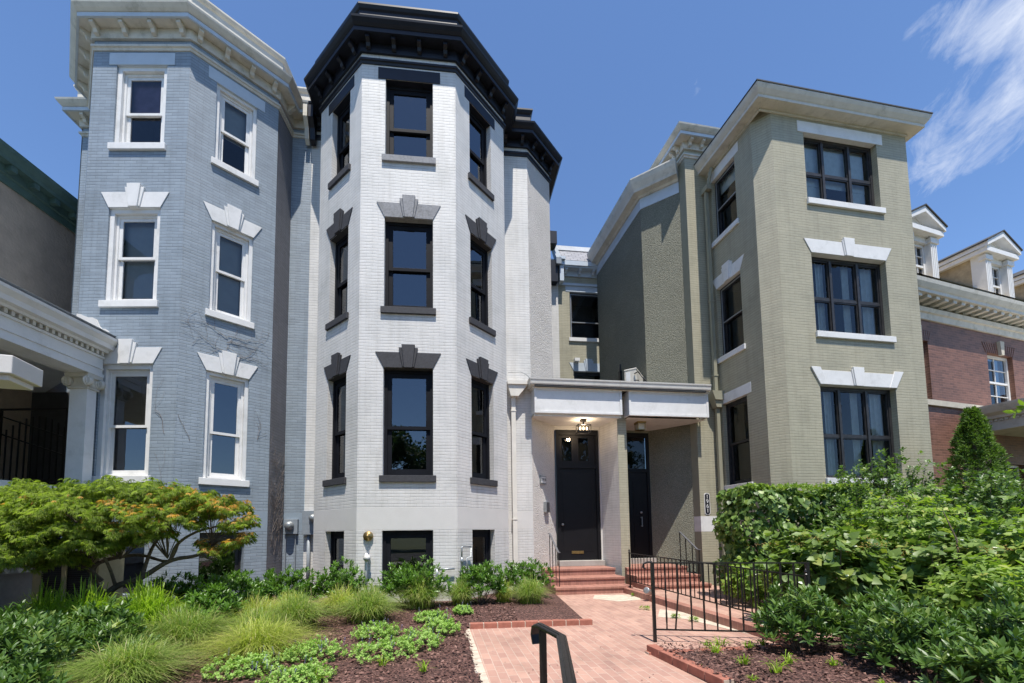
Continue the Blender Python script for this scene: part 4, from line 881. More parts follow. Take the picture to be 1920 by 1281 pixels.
m = MB(); m.tube([AF.pt(.30, .02, 6.0), AF.pt(.42, .12, 6.0), AF.pt(.55, .15, 5.8), AF.pt(.7, .15, 5.6), AF.pt(.85, .1, 5.5)], .018, 7); m.tube([AF.pt(.30, .02, 5.8), AF.pt(.42, .12, 5.75), AF.pt(.5, .15, 5.6), AF.pt(.75, .15, 5.4)], .014, 7); m.build('refrigerant_hose', 'iron', ac, True)
cb = MB(); cb.tube([s_bk.pt(1.75, .02, 5.3), s_bk.pt(1.75, .03, 6.6), s_bk.pt(1.72, .04, 6.75), s_bk.pt(1.78, .04, 6.9), s_bk.pt(1.75, .02, 7.2)], .02, 6); cb.box(s_bk, 1.68, 1.82, .0, .06, 6.6, 6.95); cb.build('cable', 'iron', sg)
# ============================================================ LEFT MANSION WITH PORCH
mn = empty('stucco_mansion', (-12, 10, 0), 'brown stucco mansion with dark green cornice and a white dentilled porch at the left edge', 'house')
ME = Frame((-11.3, 4.0), 90)       # side wall facing right
m = MB(); m.wall(ME, 0, 12, -.1, 9.75); m.wall(Frame((-11.3, 16), 180), 0, 9, -.1, 9.75); m.wall(Frame((-20, 4.0), 0), 0, 8.7, -.1, 9.75); m.build('stucco_wall', 'stucco_brown', mn)
pm_ = [(-20, 4.0), (-11.3, 4.0), (-11.3, 16)]
m = MB(); m.sweep(pm_, [(.0, 9.62), (.05, 9.62), (.07, 9.78), (.12, 9.80), (.14, 9.98), (.0, 9.98)]); cz = m.build('cornice', 'mansion_green', mn)
m = MB(); m.sweep(pm_, [(.0, 9.981), (.32, 9.981), (.34, 10.06), (.42, 10.18), (.44, 10.26), (.0, 10.34)]); m.build('gutter', 'mansion_green', cz)
for i in range(24): m = MB(); m.box(ME, .3 + i * .48, .42 + i * .48, .12, .30, 9.84, 9.979); m.build('bracket', 'mansion_green', cz)
plan_cap(mn, [(-20, 4), (-11.3, 4), (-11.3, 16), (-20, 16)], 10.2)
# porch: side facing right, running towards the street
PE = Frame((-7.88, 4.2), 90)
LP_ = 4.08
m = MB()
m.box(PE, -1.8, LP_, -.42, 0, 4.66, 5.02); m.box(PE, -1.8, LP_, -.44, .02, 4.80, 4.83); m.box(PE, -1.8, LP_, -.45, .03, 4.64, 4.70)
pc_ = [PE.pt(-1.8, 0, 0)[:2], PE.pt(LP_, 0, 0)[:2]]
m.sweep(pc_, [(.0, 5.02), (.03, 5.02), (.04, 5.06), (.0, 5.06)]); m.sweep(pc_, [(.0, 5.14), (.10, 5.14), (.12, 5.18), (.20, 5.20), (.22, 5.28), (.29, 5.36), (.30, 5.41), (.0, 5.48)])
pt_ = m.build('porch_entablature', 'white_paint', mn)
for i in range(56): m = MB(); m.box(PE, -1.75 + i * .104, -1.70 + i * .104, .0, .065, 5.065, 5.138); m.build('dentil', 'old_white', pt_)
m = MB(); m.face([(-8.0, 2.4, 5.0), (-8.0, 8.28, 5.0), (-11.3, 10.3, 5.0), (-11.3, 2.4, 5.0)]); m.build('porch_ceiling', 'white_paint', mn)
m = MB(); m.face([PE.pt(-1.8, .25, 5.49), PE.pt(LP_, .25, 5.49), (-9.73, 9.5, 5.6), (-11.3, 10.4, 5.62), (-11.3, 2.4, 5.62)]); m.build('porch_roof', 'meter_grey', mn)
# ragged white flashing where the porch roof meets the blue wall
fl = MB(); fF = gA; rr = random.Random(4); xs = [0.0, .08, .16, .24, .32, .40, .46, .52, .58, .66]
up_ = [5.98, 5.97, 5.93, 5.90, 5.90, 5.86, 5.72, 5.66, 5.66, 5.60]
fl.prism(fF, [(x, 5.42) for x in xs] + [(x, z) for x, z in zip(xs[::-1], up_[::-1])], .0, .03); fl.build('roof_flashing', 'white_smooth', bl)
def pilaster(s, top, tip):
    x0, x1 = s, s + .27
    m = MB(); m.box(PE, x0 + .04, x1 - .04, -.38, -.04, 1.3, top - .28); m.box(PE, x0, x1, -.42, 0, 1.1, 1.3)
    c = m.build('porch_column', 'white_paint', mn)
    m = MB(); m.box(PE, x0 - .02, x1 + .02, -.44, .02, top - .08, top); m.box(PE, x0 + .01, x1 - .01, -.41, -.01, top - .30, top - .26); m.box(PE, x0 + .03, x1 - .03, -.39, -.02, top - .25, top - .08)
    for a in (x0 + .01, x1 - .01):
        for o in (.0, -.40):
            m.lathe(PE.pt(a, o - .03, top - .16), (1, 0, 0), [(0, .095), (.02, .10), (.03, .07), (.045, .075), (.05, .035), (.075, .035)], 16)
            m.lathe(PE.pt(a - .04, o, top - .16), (0, 1, 0), [(0, .075), (.02, .095), (.06, .095), (.08, .075)], 16)
    m.build('ionic_capital', 'old_white', c)
pilaster(3.79, 4.64, 1); pilaster(-.45, 4.64, 1)
m = MB(); m.box(PE, -1.8, LP_, -3.1, .1, .9, 1.1); m.box(PE, -1.8, LP_, -.2, 0, -.1, .9); m.build('porch_floor', 'meter_grey', mn)
m = MB(); m.box(PE, .1, 3.4, -.25, -.05, 2.28, 2.40); m.box(PE, .1, 3.4, -.22, -.08, 1.35, 1.43)
for i in range(16): m.box(PE, .2 + i * .2, .27 + i * .2, -.19, -.12, 1.43, 2.28)
m.build('porch_balustrade', 'white_paint', mn)
# iron gate at the back of the porch
gt = empty('iron_gate', (-10, 9.3, 1.1), 'black wrought iron gate in the shade at the back of the left porch', 'gate')
GT = Frame((-11.2, 9.4), 0); m = MB(); m.box(GT, 0, .04, -.02, .02, 1.1, 4.38); m.box(GT, 1.50, 1.54, -.02, .02, 1.1, 4.38); m.box(GT, .04, 1.5, -.02, .02, 4.34, 4.38); m.box(GT, .04, 1.5, -.02, .02, 2.7, 2.76); m.box(GT, .04, 1.5, -.02, .02, 1.12, 1.16); m.build('gate_frame', 'iron', gt)
m = MB()
for i in range(10):
    a = .15 + i * .145; m.box(GT, a, a + .022, -.011, .011, 1.16, 2.7); m.box(GT, a, a + .022, -.011, .011, 2.76, 3.9 + .3 * math.sin(i * .33))
m.bar(GT.pt(.04, 0, 4.2), GT.pt(1.5, 0, 3.7), .03); m.bar(GT.pt(.04, 0, 3.8), GT.pt(1.5, 0, 3.3), .03); m.build('gate_bars', 'iron', gt)
m = MB(); m.wall(Frame((-11.3, 10.1), 2), 0, 1.2, .8, 5.0); m.build('porch_back_wall', 'roof_and_shade_dark', mn, label='back wall inside the porch with its shade painted as a dark colour')  # porch shade painted in: the wall takes the dark roofing colour
# end of the nearer eave beam
m = MB(); BE = Frame((-7.6, 2.9), 16)
BE = Frame((-5.1, 4.35), 17); m.box(BE, -2.2, .0, -.45, 0, 3.20, 3.40); m.box(BE, -2.2, -.05, -.4, -.05, 3.14, 3.20)
m.build('eave_beam', 'white_smooth', mn, bevel=.01)
# condenser
cd = empty('condenser_unit', (-7.0, 6.9, .4), 'beige outdoor condenser unit behind the laceleaf maple', 'air conditioner')
CU = Frame((-7.35, 6.75), 4); m = MB(); m.box(CU, 0, .98, -.5, 0, 1.20, 1.25)
for a, b in ((.0, .12), (.42, .50), (.86, .98)): m.box(CU, a, b, -.02, 0, .35, 1.20)
m.box(CU, 0, .12, -.5, -.02, .35, 1.2); m.box(CU, .86, .98, -.5, -.02, .35, 1.2); m.box(CU, .12, .42, -.02, 0, .35, .42); m.box(CU, .50, .86, -.02, 0, .35, .42); m.build('cabinet', 'beige_metal', cd, bevel=.006)
m = MB(); m.box(CU, .1, .9, -.46, -.04, .36, 1.19)
for i in range(22): m.box(CU, .12, .86, -.035, -.015, .44 + i * .034, .452 + i * .034)
m.build('grille', 'worn_black', cd)
m = MB(); m.box(CU, -.1, 1.1, -.6, .1, .0, .35); m.build('pad', 'concrete', cd)

# ============================================================ BRICK HOUSE ON THE RIGHT
bh_ = empty('red_brick_house', (16, 14, 0), 'dark red brick house with white dormers and modillion cornice at the right edge', 'house')
BH = Frame((11.6, 11.75), 17.3)
wins = [(.20, 1.16, 5.15, 6.92), (4.0, 5.35, 5.15, 6.92), (7.9, 8.9, 5.15, 6.92)]
m = MB(); m.wall(BH, -1.5, 14, -.1, 7.62, wins + [(4.2, 5.4, 1.2, 3.4)], .22); m.wall(Frame(BH.pt(-1.5, 0, 0)[:2], -73), -9, 0, -.1, 7.62); m.wall(Frame(BH.pt(14, 0, 0)[:2], 107.3), 0, 9, -.1, 7.62); m.build('brick_wall', 'red_brick', bh_)
def multi_window(F, house, s0, s1, z0, z1, cols=3, rows=3, mat='white_paint', rec=.12, sill=None, arch=True):
    w = MB(); e = .002; T = .08; w.box(F, s0 + e, s0 + T, -rec - .08, -rec, z0, z1 - e); w.box(F, s1 - T, s1 - e, -rec - .08, -rec, z0, z1 - e); w.box(F, s0 + T, s1 - T, -rec - .08, -rec, z1 - T, z1 - e); w.box(F, s0 + T, s1 - T, -rec - .08, -rec, z0, z0 + .06)
    zm = (z0 + z1) / 2; w.box(F, s0 + T, s1 - T, -rec - .07, -rec - .01, zm - .03, zm + .03); g = MB(); b = MB()
    for lo, hi in ((z0 + .06, zm - .03), (zm + .03, z1 - T)):
        for i in range(1, cols): x = s0 + T + (s1 - s0 - 2 * T) * i / cols; b.box(F, x - .012, x + .012, -rec - .05, -rec - .025, lo, hi)
        for j in range(1, rows - 1): z = lo + (hi - lo) * j / (rows - 1); b.box(F, s0 + T, s1 - T, -rec - .052, -rec - .024, z - .011, z + .011)
        g.face([F.pt(s0 + T, -rec - .055, lo), F.pt(s1 - T, -rec - .055, lo), F.pt(s1 - T, -rec - .055, hi), F.pt(s0 + T, -rec - .055, hi)])
    o = w.build('window', mat, house); b.build('glazing_bars', mat, o); g.build('pane', 'glass_dark', o)
    r = MB(); r.face([F.pt(s0, -rec - .3, z0), F.pt(s1, -rec - .3, z0), F.pt(s1, -rec - .3, z1), F.pt(s0, -rec - .3, z1)]); r.build('room', 'room', o)
    if arch:
        a = MB(); mid = (s0 + s1) / 2; a.prism(F, [(mid - .07, z1 - .04), (mid + .07, z1 - .04), (mid + .11, z1 + .40), (mid - .11, z1 + .40)], .0, .08); a.build('keystone', 'limestone', o)
        a = MB()
        for i in range(-7, 8):
            if abs(i) < 2: continue
            f = i / 7; x = mid + f * (s1 - s0) * .52; tx = f * .16; a.prism(F, [(x - .028, z1 - .0), (x + .028, z1 - .0), (x + tx + .034, z1 + .32), (x + tx - .034, z1 + .32)], .0, .012)
        a.build('brick_arch', 'red_brick', o)
    return o
for a, b, c, d in wins: multi_window(BH, bh_, a, b, c, d, 2, 3)
multi_window(BH, bh_, 4.2, 5.4, 1.2, 3.4, 2, 3, arch=False)
m = MB(); m.box(BH, -1.5, 14, 0, .07, 4.98, 5.14); m.box(BH, -1.5, 14, 0, .05, 2.4, 2.55); m.build('stone_course', 'limestone', bh_)
pbh = [BH.pt(-1.5, 0, 0)[:2], BH.pt(14, 0, 0)[:2]]
m = MB(); m.sweep(pbh, [(.0, 7.55), (.05, 7.55), (.07, 7.72), (.12, 7.74), (.14, 7.86), (.0, 7.86)]); m.sweep(pbh, [(.0, 8.05), (.45, 8.05), (.45, 8.14), (.48, 8.17), (.54, 8.28), (.56, 8.38), (.0, 8.46)]); cz = m.build('cornice', 'old_white', bh_)
for i in range(40): m = MB(); m.box(BH, -1.4 + i * .385, -1.24 + i * .385, .06, .40, 7.95, 8.049); m.build('modillion', 'old_white', cz)
m = MB(); m.face([BH.pt(-1.5, .55, 8.45), BH.pt(14, .55, 8.45), BH.pt(14, -3.2, 12.0), BH.pt(-1.5, -3.2, 12.0)], [(0, 0), (15.5, 0), (15.5, 5), (0, 5)]); m.build('shingle_roof', 'cedar', bh_)
def dormer(s):
    w = 1.45; z0 = 8.5; zt = 10.1
    m = MB(); m.box(BH, s + .02, s + .30, -.20, .14, z0 - .1, zt); m.box(BH, s + w - .30, s + w - .02, -.20, .14, z0 - .1, zt); m.box(BH, s + .30, s + w - .30, -.20, .06, zt - .18, zt)
    for x in (s + .07, s + .15, s + .23, s + w - .25, s + w - .17, s + w - .09): m.box(BH, x, x + .03, .14, .155, z0 + .1, zt - .25)
    m.box(BH, s - .03, s + .34, .0, .18, zt - .2, zt - .05); m.box(BH, s + w - .34, s + w + .03, .0, .18, zt - .2, zt - .05)
    m.box(BH, s - .12, s + w + .12, -2.0, .26, zt, zt + .14)
    pk = zt + .75; c = s + w / 2
    m.prism(BH, [(s - .12, zt + .14), (s + w + .12, zt + .14), (c, pk - .12)], -.05, .04)
    for a, b in (((s - .16, zt + .14), (c, pk)), ((c, pk), (s + w + .16, zt + .14))):
        m.prism(BH, [(a[0], a[1]), (b[0], b[1] - .17 if b[0] == c else b[1]), (b[0], b[1] if b[0] == c else b[1] + .14), (a[0], a[1] + .14 if a[0] != c else a[1])] if b[0] == c else [(a[0], a[1] - .17), (b[0], b[1]), (b[0], b[1] + .14), (a[0], a[1])], -2.0, .3)
    d = m.build('dormer', 'white_paint', bh_)
    r = MB()
    r.prism(BH, [(s - .20, zt + .27), (c, pk + .01), (c, pk + .05), (s - .20, zt + .31)], -2.4, .33); r.prism(BH, [(c, pk + .01), (s + w + .20, zt + .27), (s + w + .20, zt + .31), (c, pk + .05)], -2.4, .33); r.build('dormer_roof', 'roof_and_shade_dark', d)
    r = MB(); r.box(BH, s + .03, s + w - .03, -2.2, -.2, z0, zt); r.build('dormer_cheeks', 'cedar', d)
    wn2 = multi_window(BH, bh_, s + .30, s + w - .30, z0 + .05, zt - .18, 3, 3, rec=.02, arch=False); wn2.parent = bh_
for s in (.25, 4.05, 7.8): dormer(s)
# porch roof end of the brick house and a wall lamp
m = MB(); PH = Frame(BH.pt(3.2, 3.4, 0)[:2], 17.3 + 0); m.box(PH, 0, 8, -3.4, 0, 4.3, 4.62); m.sweep([PH.pt(0, -3.4, 0)[:2], PH.pt(0, 0, 0)[:2], PH.pt(8, 0, 0)[:2]], [(.0, 4.62), (.10, 4.64), (.12, 4.72), (.26, 4.80), (.34, 4.96), (.35, 5.02), (.0, 5.04)])
m.box(PH, .1, .4, -.4, -.1, .0, 4.3); po_ = m.build('side_porch', 'old_white', bh_)
for i in range(30): m = MB(); m.box(Frame(PH.pt(0, -3.4, 0)[:2], 17.3 - 90), .05 + i * .11, .11 + i * .11, .0, .05, 4.56, 4.62); m.build('dentil', 'old_white', po_)
wl_ = empty('wall_lantern', BH.pt(2.55, .2, 4.0), 'dark copper lantern on the red brick wall beside the arborvitae', 'lantern')
m = MB(); m.box(BH, 2.2, 2.75, .0, .45, 4.42, 4.50); m.prism(BH, [(2.28, 4.05), (2.68, 4.05), (2.75, 4.42), (2.2, 4.42)], .04, .42); m.box(BH, 2.32, 2.64, .06, .38, 3.4, 4.05); m.build('lantern_body', 'worn_black', wl_)

# ============================================================ PATH EDGING, LOW WALL, FENCES, RAILS
def brick_row(name, a, b, label, zt=.095, w=.10, n=None, cat='edging', L=.21):
    """a row of mortared bricks from a to b, as one kerb"""
    a = np.array(a); b = np.array(b); T = np.linalg.norm(b - a); F = Frame(a, math.degrees(math.atan2(b[1] - a[1], b[0] - a[0]))); n = n or max(1, int(T / L))
    if w < 0: F = Frame(F.pt(0, w, 0)[:2], F.a); w = -w
    st = T / n; m = MB(); g = MB(); rr = random.Random(int(a[0] * 100))
    for i in range(n): m.box(F, i * st + .006, (i + 1) * st - .006, rr.uniform(-.004, .004), w + rr.uniform(-.004, .004), -.03, zt + rr.uniform(-.004, .004))
    g.box(F, .0, T, .006, w - .006, -.03, zt - .008)
    t = empty(name, (*a, 0), label, cat); m.build('bricks', 'edge_brick', t, bevel=.006); g.build('mortar', 'mortar', t); return t
brick_row('brick_edging', (-.45, 6.66), (1.47, 6.86), 'short straight row of red edging bricks in front of the left bed', zt=.09, n=9)
kb = brick_row('brick_edging', (1.78, 5.22), (2.06, 4.0), 'row of chunky red edging bricks beside the right mulch bed', zt=.10, w=-.12, n=5)
brick_row('brick_edging', (1.76, 5.22), (3.72, 5.42), 'flush brick edging along the foot of the railing panel', zt=.035, w=.10)
m = MB(); LF2 = frm((-.44, 6.55), (.30, 1.6))
for i in range(30): m.box(LF2, i * .17 + .004, (i + 1) * .17 - .004, -.0, .085 + random.uniform(-.02, .03), -.02, .018 + random.uniform(-.004, .004))
tag(m.build('path_border', 'pale_flag'), kind='structure')
sheet('worn_patch', [(2.05, 9.3), (2.5, 8.9), (3.05, 9.1), (3.1, 9.85), (2.2, 9.8)], .0095, 'pale_flag')
earclip_sheet('worn_patch', [(2.7, 7.3), (3.1, 7.1), (3.45, 6.2), (3.66, 5.72), (3.55, 6.6), (3.38, 7.6), (3.0, 8.0)], .0095, 'pale_flag', 0)
# low brick wall between the two walks
lw = empty('low_brick_wall', (3.4, 8, 0), 'low red brick kerb wall carrying the long railing between the two walks', 'wall')
LW = frm((3.80, 5.30), (3.12, 10.15)); m = MB(); m.box(LW, 0, Lf((3.80, 5.30), (3.12, 10.15)), -.17, .0, -.05, .13); m.build('bricks', 'step_brick', lw, bevel=.006)
def fence_panel(name, a, b, z0a, z0b, h, nb, label, post_a=True, post_b=True, finial=False, bent=(), twist=(), wb=.014, wr=.03):
    t = empty(name, (a[0], a[1], z0a), label, 'railing'); A_, B_ = Vector((a[0], a[1], z0a)), Vector((b[0], b[1], z0b)); up_ = Vector((0, 0, 1))
    for end, on in ((A_, post_a), (B_, post_b)):
        if on:
            m = MB(); m.bar(end, end + up_ * h, wr)
            if finial: m.lathe(end + up_ * h, (0, 0, 1), [(0, .02), (.015, .026), (.03, .014), (.05, .022), (.075, .012), (.09, .002)], 10)
            m.build('post', 'iron', t)
    for z, wd, hh, nm in ((h - .01, .03, .018, 'top_rail'), (.17, .022, .018, 'bottom_rail')):
        m = MB(); m.bar(A_ + up_ * z, B_ + up_ * z, wd, hh); m.build(nm, 'iron', t)
    for i in range(nb):
        f = (i + 1) / (nb + 1); p = A_.lerp(B_, f); m = MB(); lo = p + up_ * .17; hi = p + up_ * (h - .015)
        if i in bent: lo = lo - (B_ - A_).normalized() * .05; md = p + up_ * h * .62; m.bar(lo, md, wb); m.bar(md, hi, wb)
        elif i in twist:
            # twisted square bar: stacked turned segments
            k = 12; sd = wb / 2 * 1.35; prev = None
            for j in range(k + 1):
                q = lo.lerp(hi, j / k); an = j * .55; ring = [q + Vector((math.cos(an + r_ * math.pi / 2) * sd, math.sin(an + r_ * math.pi / 2) * sd, 0)) for r_ in range(4)]
                if prev:
                    for r_ in range(4): m.face([prev[r_], prev[(r_ + 1) % 4], ring[(r_ + 1) % 4], ring[r_]])
                prev = ring
        else: m.bar(lo, hi, wb)
        m.build('baluster', 'iron', t)
    return t
ff = fence_panel('iron_railing', (2.06, 5.70), (3.92, 5.42), 0, .0, 1.05, 11, 'nearer black iron railing panel crossing the brick path', bent=(1,), twist=(0, 2, 4, 6, 8), wb=.018, wr=.038)
m = MB(); m.tube([(2.06, 5.70, 1.05), (2.0, 5.71, 1.05), (1.95, 5.72, 1.03), (1.94, 5.72, .985), (1.97, 5.71, .96)], .014, 8); m.build('scroll', 'iron', ff)
fence_panel('iron_railing', (3.10, 10.05), (3.90, 5.42), .13, .06, .82, 34, 'long black iron railing on the low wall between the two walks', finial=True, twist=())
# spot light on the low wall
sp_ = empty('path_light', (3.2, 9.2, .13), 'small silver spotlight lying on the end of the low brick wall', 'light')
m = MB(); m.lathe((3.16, 8.95, .20), (-.75, -.6, .25), [(0, .05), (.10, .065), (.11, .07), (.13, .07), (.135, .05)], 14); m.bar((3.2, 9.0, .13), (3.18, 8.98, .22), .02); m.build('lamp_head', 'galv', sp_, True)
# foreground handrail
hr = empty('handrail', (.27, 2.6, 0), 'thick black handrail post and moulded rail in the foreground', 'handrail')
m = MB(); m.bar((.265, 2.60, -.05), (.265, 2.60, .89), .042, .042); m.bar((.17, .45, -.05), (.17, .45, .75), .042, .042); m.build('post', 'iron', hr, bevel=.004)
m = MB()
rp_ = [Vector((.235, 2.70, .78)), Vector((.228, 2.72, .835)), Vector((.233, 2.70, .885)), Vector((.25, 2.64, .905)), Vector((.345, 2.38, .897)), Vector((.285, 1.74, .852)), Vector((.20, .8, .785)), Vector((.14, .2, .74))]
prof = [(-.028, -.008), (.028, -.008), (.028, .006), (.023, .011), (.014, .012), (.010, .017), (-.010, .017), (-.014, .012), (-.023, .011), (-.028, .006)]
prev = None
for i, p in enumerate(rp_):
    t_ = (rp_[min(i + 1, len(rp_) - 1)] - rp_[max(i - 1, 0)]).normalized(); sd_ = Vector((.93, .36, 0)) if i < 4 else (Vector((.97, .15, 0)) if i == 4 else Vector((.995, -.09, 0))); sd_ = (sd_ - t_ * sd_.dot(t_)).normalized(); un = sd_.cross(t_) * (-1)
    if i == 0: un = Vector((-.2, .95, 0))
    if i > 0 and un.z < 0 and i > 2: un = -un
    ring = [p + sd_ * x + un * z for x, z in prof]
    if prev:
        for j in range(len(prof)): k2 = (j + 1) % len(prof); m.face([prev[j], prev[k2], ring[k2], ring[j]])
    prev = ring
m.build('rail', 'iron', hr)
# stair handrails
def stair_rail(name, x, y0, y1, z_top0, z_top1, label, F, s):
    t = empty(name, F.pt(s, 0, 0), label, 'handrail')
    pts = [F.pt(s, -1.12, 1.42), F.pt(s, -1.05, 1.42), F.pt(s, -.30, .98), F.pt(s, -.18, .97)]
    m = MB()
    for a, b in zip(pts, pts[1:]): m.bar(a, b, .045, .016)
    m.build('rail', 'grey_iron', t)
    for o, zt, zb in ((-1.06, 1.41, .51), (-.80, 1.26, .34), (-.52, 1.10, .34), (-.24, .97, .17)):
        m = MB(); m.bar(F.pt(s, o, zb), F.pt(s, o, zt), .018); m.build('post', 'iron', t)
stair_rail('handrail', 0, 0, 0, 0, 0, 'slim grey handrail on the left of the steps to the black door', SF, -.62)
stair_rail('handrail', 0, 0, 0, 0, 0, 'slim grey handrail on the right of the steps to the sage house', SF, 2.98)

# ============================================================ dry vine on the blue house
def vine(F, root, n, seed, name, label, zmax, spread, s_lim, rad=.0045):
    rr = random.Random(seed); m = MB()
    def grow(s, z, an, L, r, dep):
        pts = [F.pt(s, .012, z)]; rs = [r]; k = int(L / .07)
        for i in range(k):
            an += rr.gauss(0, .22); s += math.cos(an) * .07; z += math.sin(an) * .07
            if not (s_lim[0] < s < s_lim[1]) or z > zmax: break
            pts.append(F.pt(s, .010 + rr.random() * .01, z)); rs.append(max(.0016, r * (1 - .8 * (i + 1) / k)))
            if dep < 3 and rr.random() < (.2 if dep else .28): grow(s, z, an + rr.choice((-1, 1)) * rr.uniform(.5, 1.3), L * rr.uniform(.3, .6), rs[-1] * .75, dep + 1)
        if len(pts) > 2: m.tube(pts, rs, 4, cap=False)
    for i in range(n): grow(root[i][0], root[i][1], root[i][2], root[i][3], rad, 0)
    o = m.build(name, 'vine_bark'); return tag(o, label, 'vine', 'dry vine stems')
vine(gB, [(.85, 4.9, 1.57, 1.3), (.85, 5.35, .15, 1.0), (.85, 5.45, 2.9, .9), (.85, 5.65, .3, 1.0), (.25, 3.4, 1.5, 1.2), (.86, 5.75, 2.6, .9), (.85, 5.55, -.1, .9), (.86, 5.8, .5, .8), (1.5, 3.6, 1.2, .8)], 9, 3, 'dry_vine', 'leafless vine stems branching over the blue bay between the window floors', 6.4, 1, (.03, 1.72))
vine(gC, [(.15, 1.2, 1.57, 3.4), (.3, 1.0, 1.5, 3.0), (.5, 1.3, 1.7, 3.2), (.62, 1.6, 1.4, 2.6)], 4, 9, 'dry_vine', 'tangled dry vine stems on the grey brown return wall of the blue bay', 5.2, 1, (.02, .71), .005)
vine(gA, [(1.75, 2.0, 1.6, 2.0), (1.85, 3.5, 1.8, 1.6), (1.7, 1.2, 2.0, 1.0)], 3, 15, 'dry_vine', 'thin vine stems climbing the left face of the blue bay beside its window', 6.2, 1, (1.62, 2.02), .004)
# ============================================================ VEGETATION
def tri_mesh(name, V, T, rnd, mat, origin=(0, 0, 0), parent=None, smooth=False):
    V = np.asarray(V, np.float32) - np.asarray(origin, np.float32); T = np.asarray(T, np.int32)
    me = bpy.data.meshes.new(name); me.vertices.add(len(V)); me.vertices.foreach_set('co', V.ravel())
    me.loops.add(len(T) * 3); me.loops.foreach_set('vertex_index', T.ravel()); me.polygons.add(len(T))
    me.polygons.foreach_set('loop_start', np.arange(0, len(T) * 3, 3, dtype=np.int32))
    me.update(calc_edges=True)
    at = me.attributes.new('rnd', 'FLOAT', 'POINT'); at.data.foreach_set('value', np.asarray(rnd, np.float32))
    me.materials.append(M[mat]); o = bpy.data.objects.new(name, me); COL.objects.link(o)
    if parent is not None: o.parent = parent
    else: o.location = origin
    ORG[o.name] = np.array(origin, float); return o
def unit(a): return a / np.maximum(np.linalg.norm(a, axis=-1, keepdims=True), 1e-9)
SH = {'ell': [(0, 0), (.35, .5), (.72, .42), (1, 0), (.72, -.42), (.35, -.5), (.5, 0)],
      'lance': [(0, 0), (.4, .5), (.78, .33), (1, 0), (.78, -.33), (.4, -.5), (.55, 0)],
      'heart': [(0, 0), (-.02, .42), (.45, .48), (1, 0), (.45, -.48), (-.02, -.42), (.4, 0)]}
def leaves(P, D, N, L, W, shape='ell', fold=.15, droop=.15, lod=6):
    """P base, D direction, N normal, arrays (n,3); returns V, T"""
    n = len(P); D = unit(D); S = unit(np.cross(D, N)); N = np.cross(S, D)
    L = np.broadcast_to(L, n)[:, None]; W = np.broadcast_to(W, n)[:, None]
    if lod == 6:
        pts = SH[shape]; V = np.empty((n, 7, 3))
        for i, (a, b) in enumerate(pts):
            V[:, i] = P + D * L * a + S * W * b + N * (abs(b) * W * fold - droop * L * a * a)
        T = np.array([(0, 1, 6), (1, 2, 6), (2, 3, 6), (3, 4, 6), (4, 5, 6), (5, 0, 6)])
        k = 7
    else:
        V = np.empty((n, 4, 3)); V[:, 0] = P; V[:, 1] = P + D * L * .5 + S * W * .5 + N * W * fold * .5; V[:, 2] = P + D * L - N * L * droop; V[:, 3] = P + D * L * .5 - S * W * .5 + N * W * fold * .5
        T = np.array([(0, 1, 2), (0, 2, 3)]); k = 4
    T = (T[None] + (np.arange(n) * k)[:, None, None]).reshape(-1, 3)
    return V.reshape(-1, 3), T, k
def rdir(n): return unit(rng.normal(size=(n, 3)))
def ell_pts(n, c, r, shell=.75, low=-.35):
    d = rdir(n * 2); d = d[d[:, 2] > low][:n]; s = rng.uniform(shell, 1.0, (len(d), 1)); return np.array(c) + d * s * np.array(r), d
def lump(P, c, amp, freq=3.):
    """push points in and out so that the outline is uneven"""
    q = P * freq; k = np.sin(q[:, 0] * 1.7 + q[:, 1] * 1.1 + c) + np.sin(q[:, 1] * 2.3 - q[:, 2] * 1.9 + c * 2) + np.sin(q[:, 2] * 2.9 + q[:, 0] * 2.1 + c * 3)
    return (1 + amp * k / 3)[:, None]
def rosettes(P, A, per, L, W, tilt=(.5, 1.1), shape='lance', lod=6, droop=.2, stem=.05):
    """whorls of leaves round shoot tips"""
    n = len(P); A = unit(A); U = unit(np.cross(A, rdir(n))); Wv = np.cross(A, U)
    i = np.tile(np.arange(per), n); idx = np.repeat(np.arange(n), per); an = i * 2.4 + rng.uniform(0, 6.28, n)[idx] + rng.normal(0, .2, n * per)
    tl = (tilt[0] + (tilt[1] - tilt[0]) * (1 - i / per)) + rng.normal(0, .12, n * per)
    rad = U[idx] * np.cos(an)[:, None] + Wv[idx] * np.sin(an)[:, None]
    D = A[idx] * np.cos(tl)[:, None] + rad * np.sin(tl)[:, None]; N = A[idx] * np.sin(tl)[:, None] - rad * np.cos(tl)[:, None]
    base = P[idx] + A[idx] * (stem * (i / per))[:, None]; LL = L * rng.uniform(.7, 1.15, n * per) * (.75 + .25 * np.sin(np.pi * (i + .5) / per))
    V, T, k = leaves(base, D, N, LL, W * LL / L, shape, .18, droop, lod)
    sh = rng.uniform(0, 1, n)[idx]; r = np.clip(.55 * sh + .45 * rng.uniform(0, 1, n * per), 0, 1)
    return V, T, np.repeat(r, k)
def join(parts):
    V, T, r, o = [], [], [], 0
    for v, t, q in parts: V.append(v); T.append(t + o); r.append(q); o += len(v)
    return np.concatenate(V), np.concatenate(T), np.concatenate(r)
def twig_mesh(name, base, tips, mat, parent, r0=.012, r1=.003):
    m = MB(); base = Vector(base)
    for t in tips:
        t = Vector(t); mid = base.lerp(t, .5) + Vector((random.uniform(-.05, .05), random.uniform(-.05, .05), random.uniform(-.02, .06)))
        m.tube([base + Vector((random.uniform(-.05, .05), random.uniform(-.05, .05), 0)), mid, t], [r0, (r0 + r1) / 2, r1], 5, cap=False)
    return m.build(name, mat, parent)
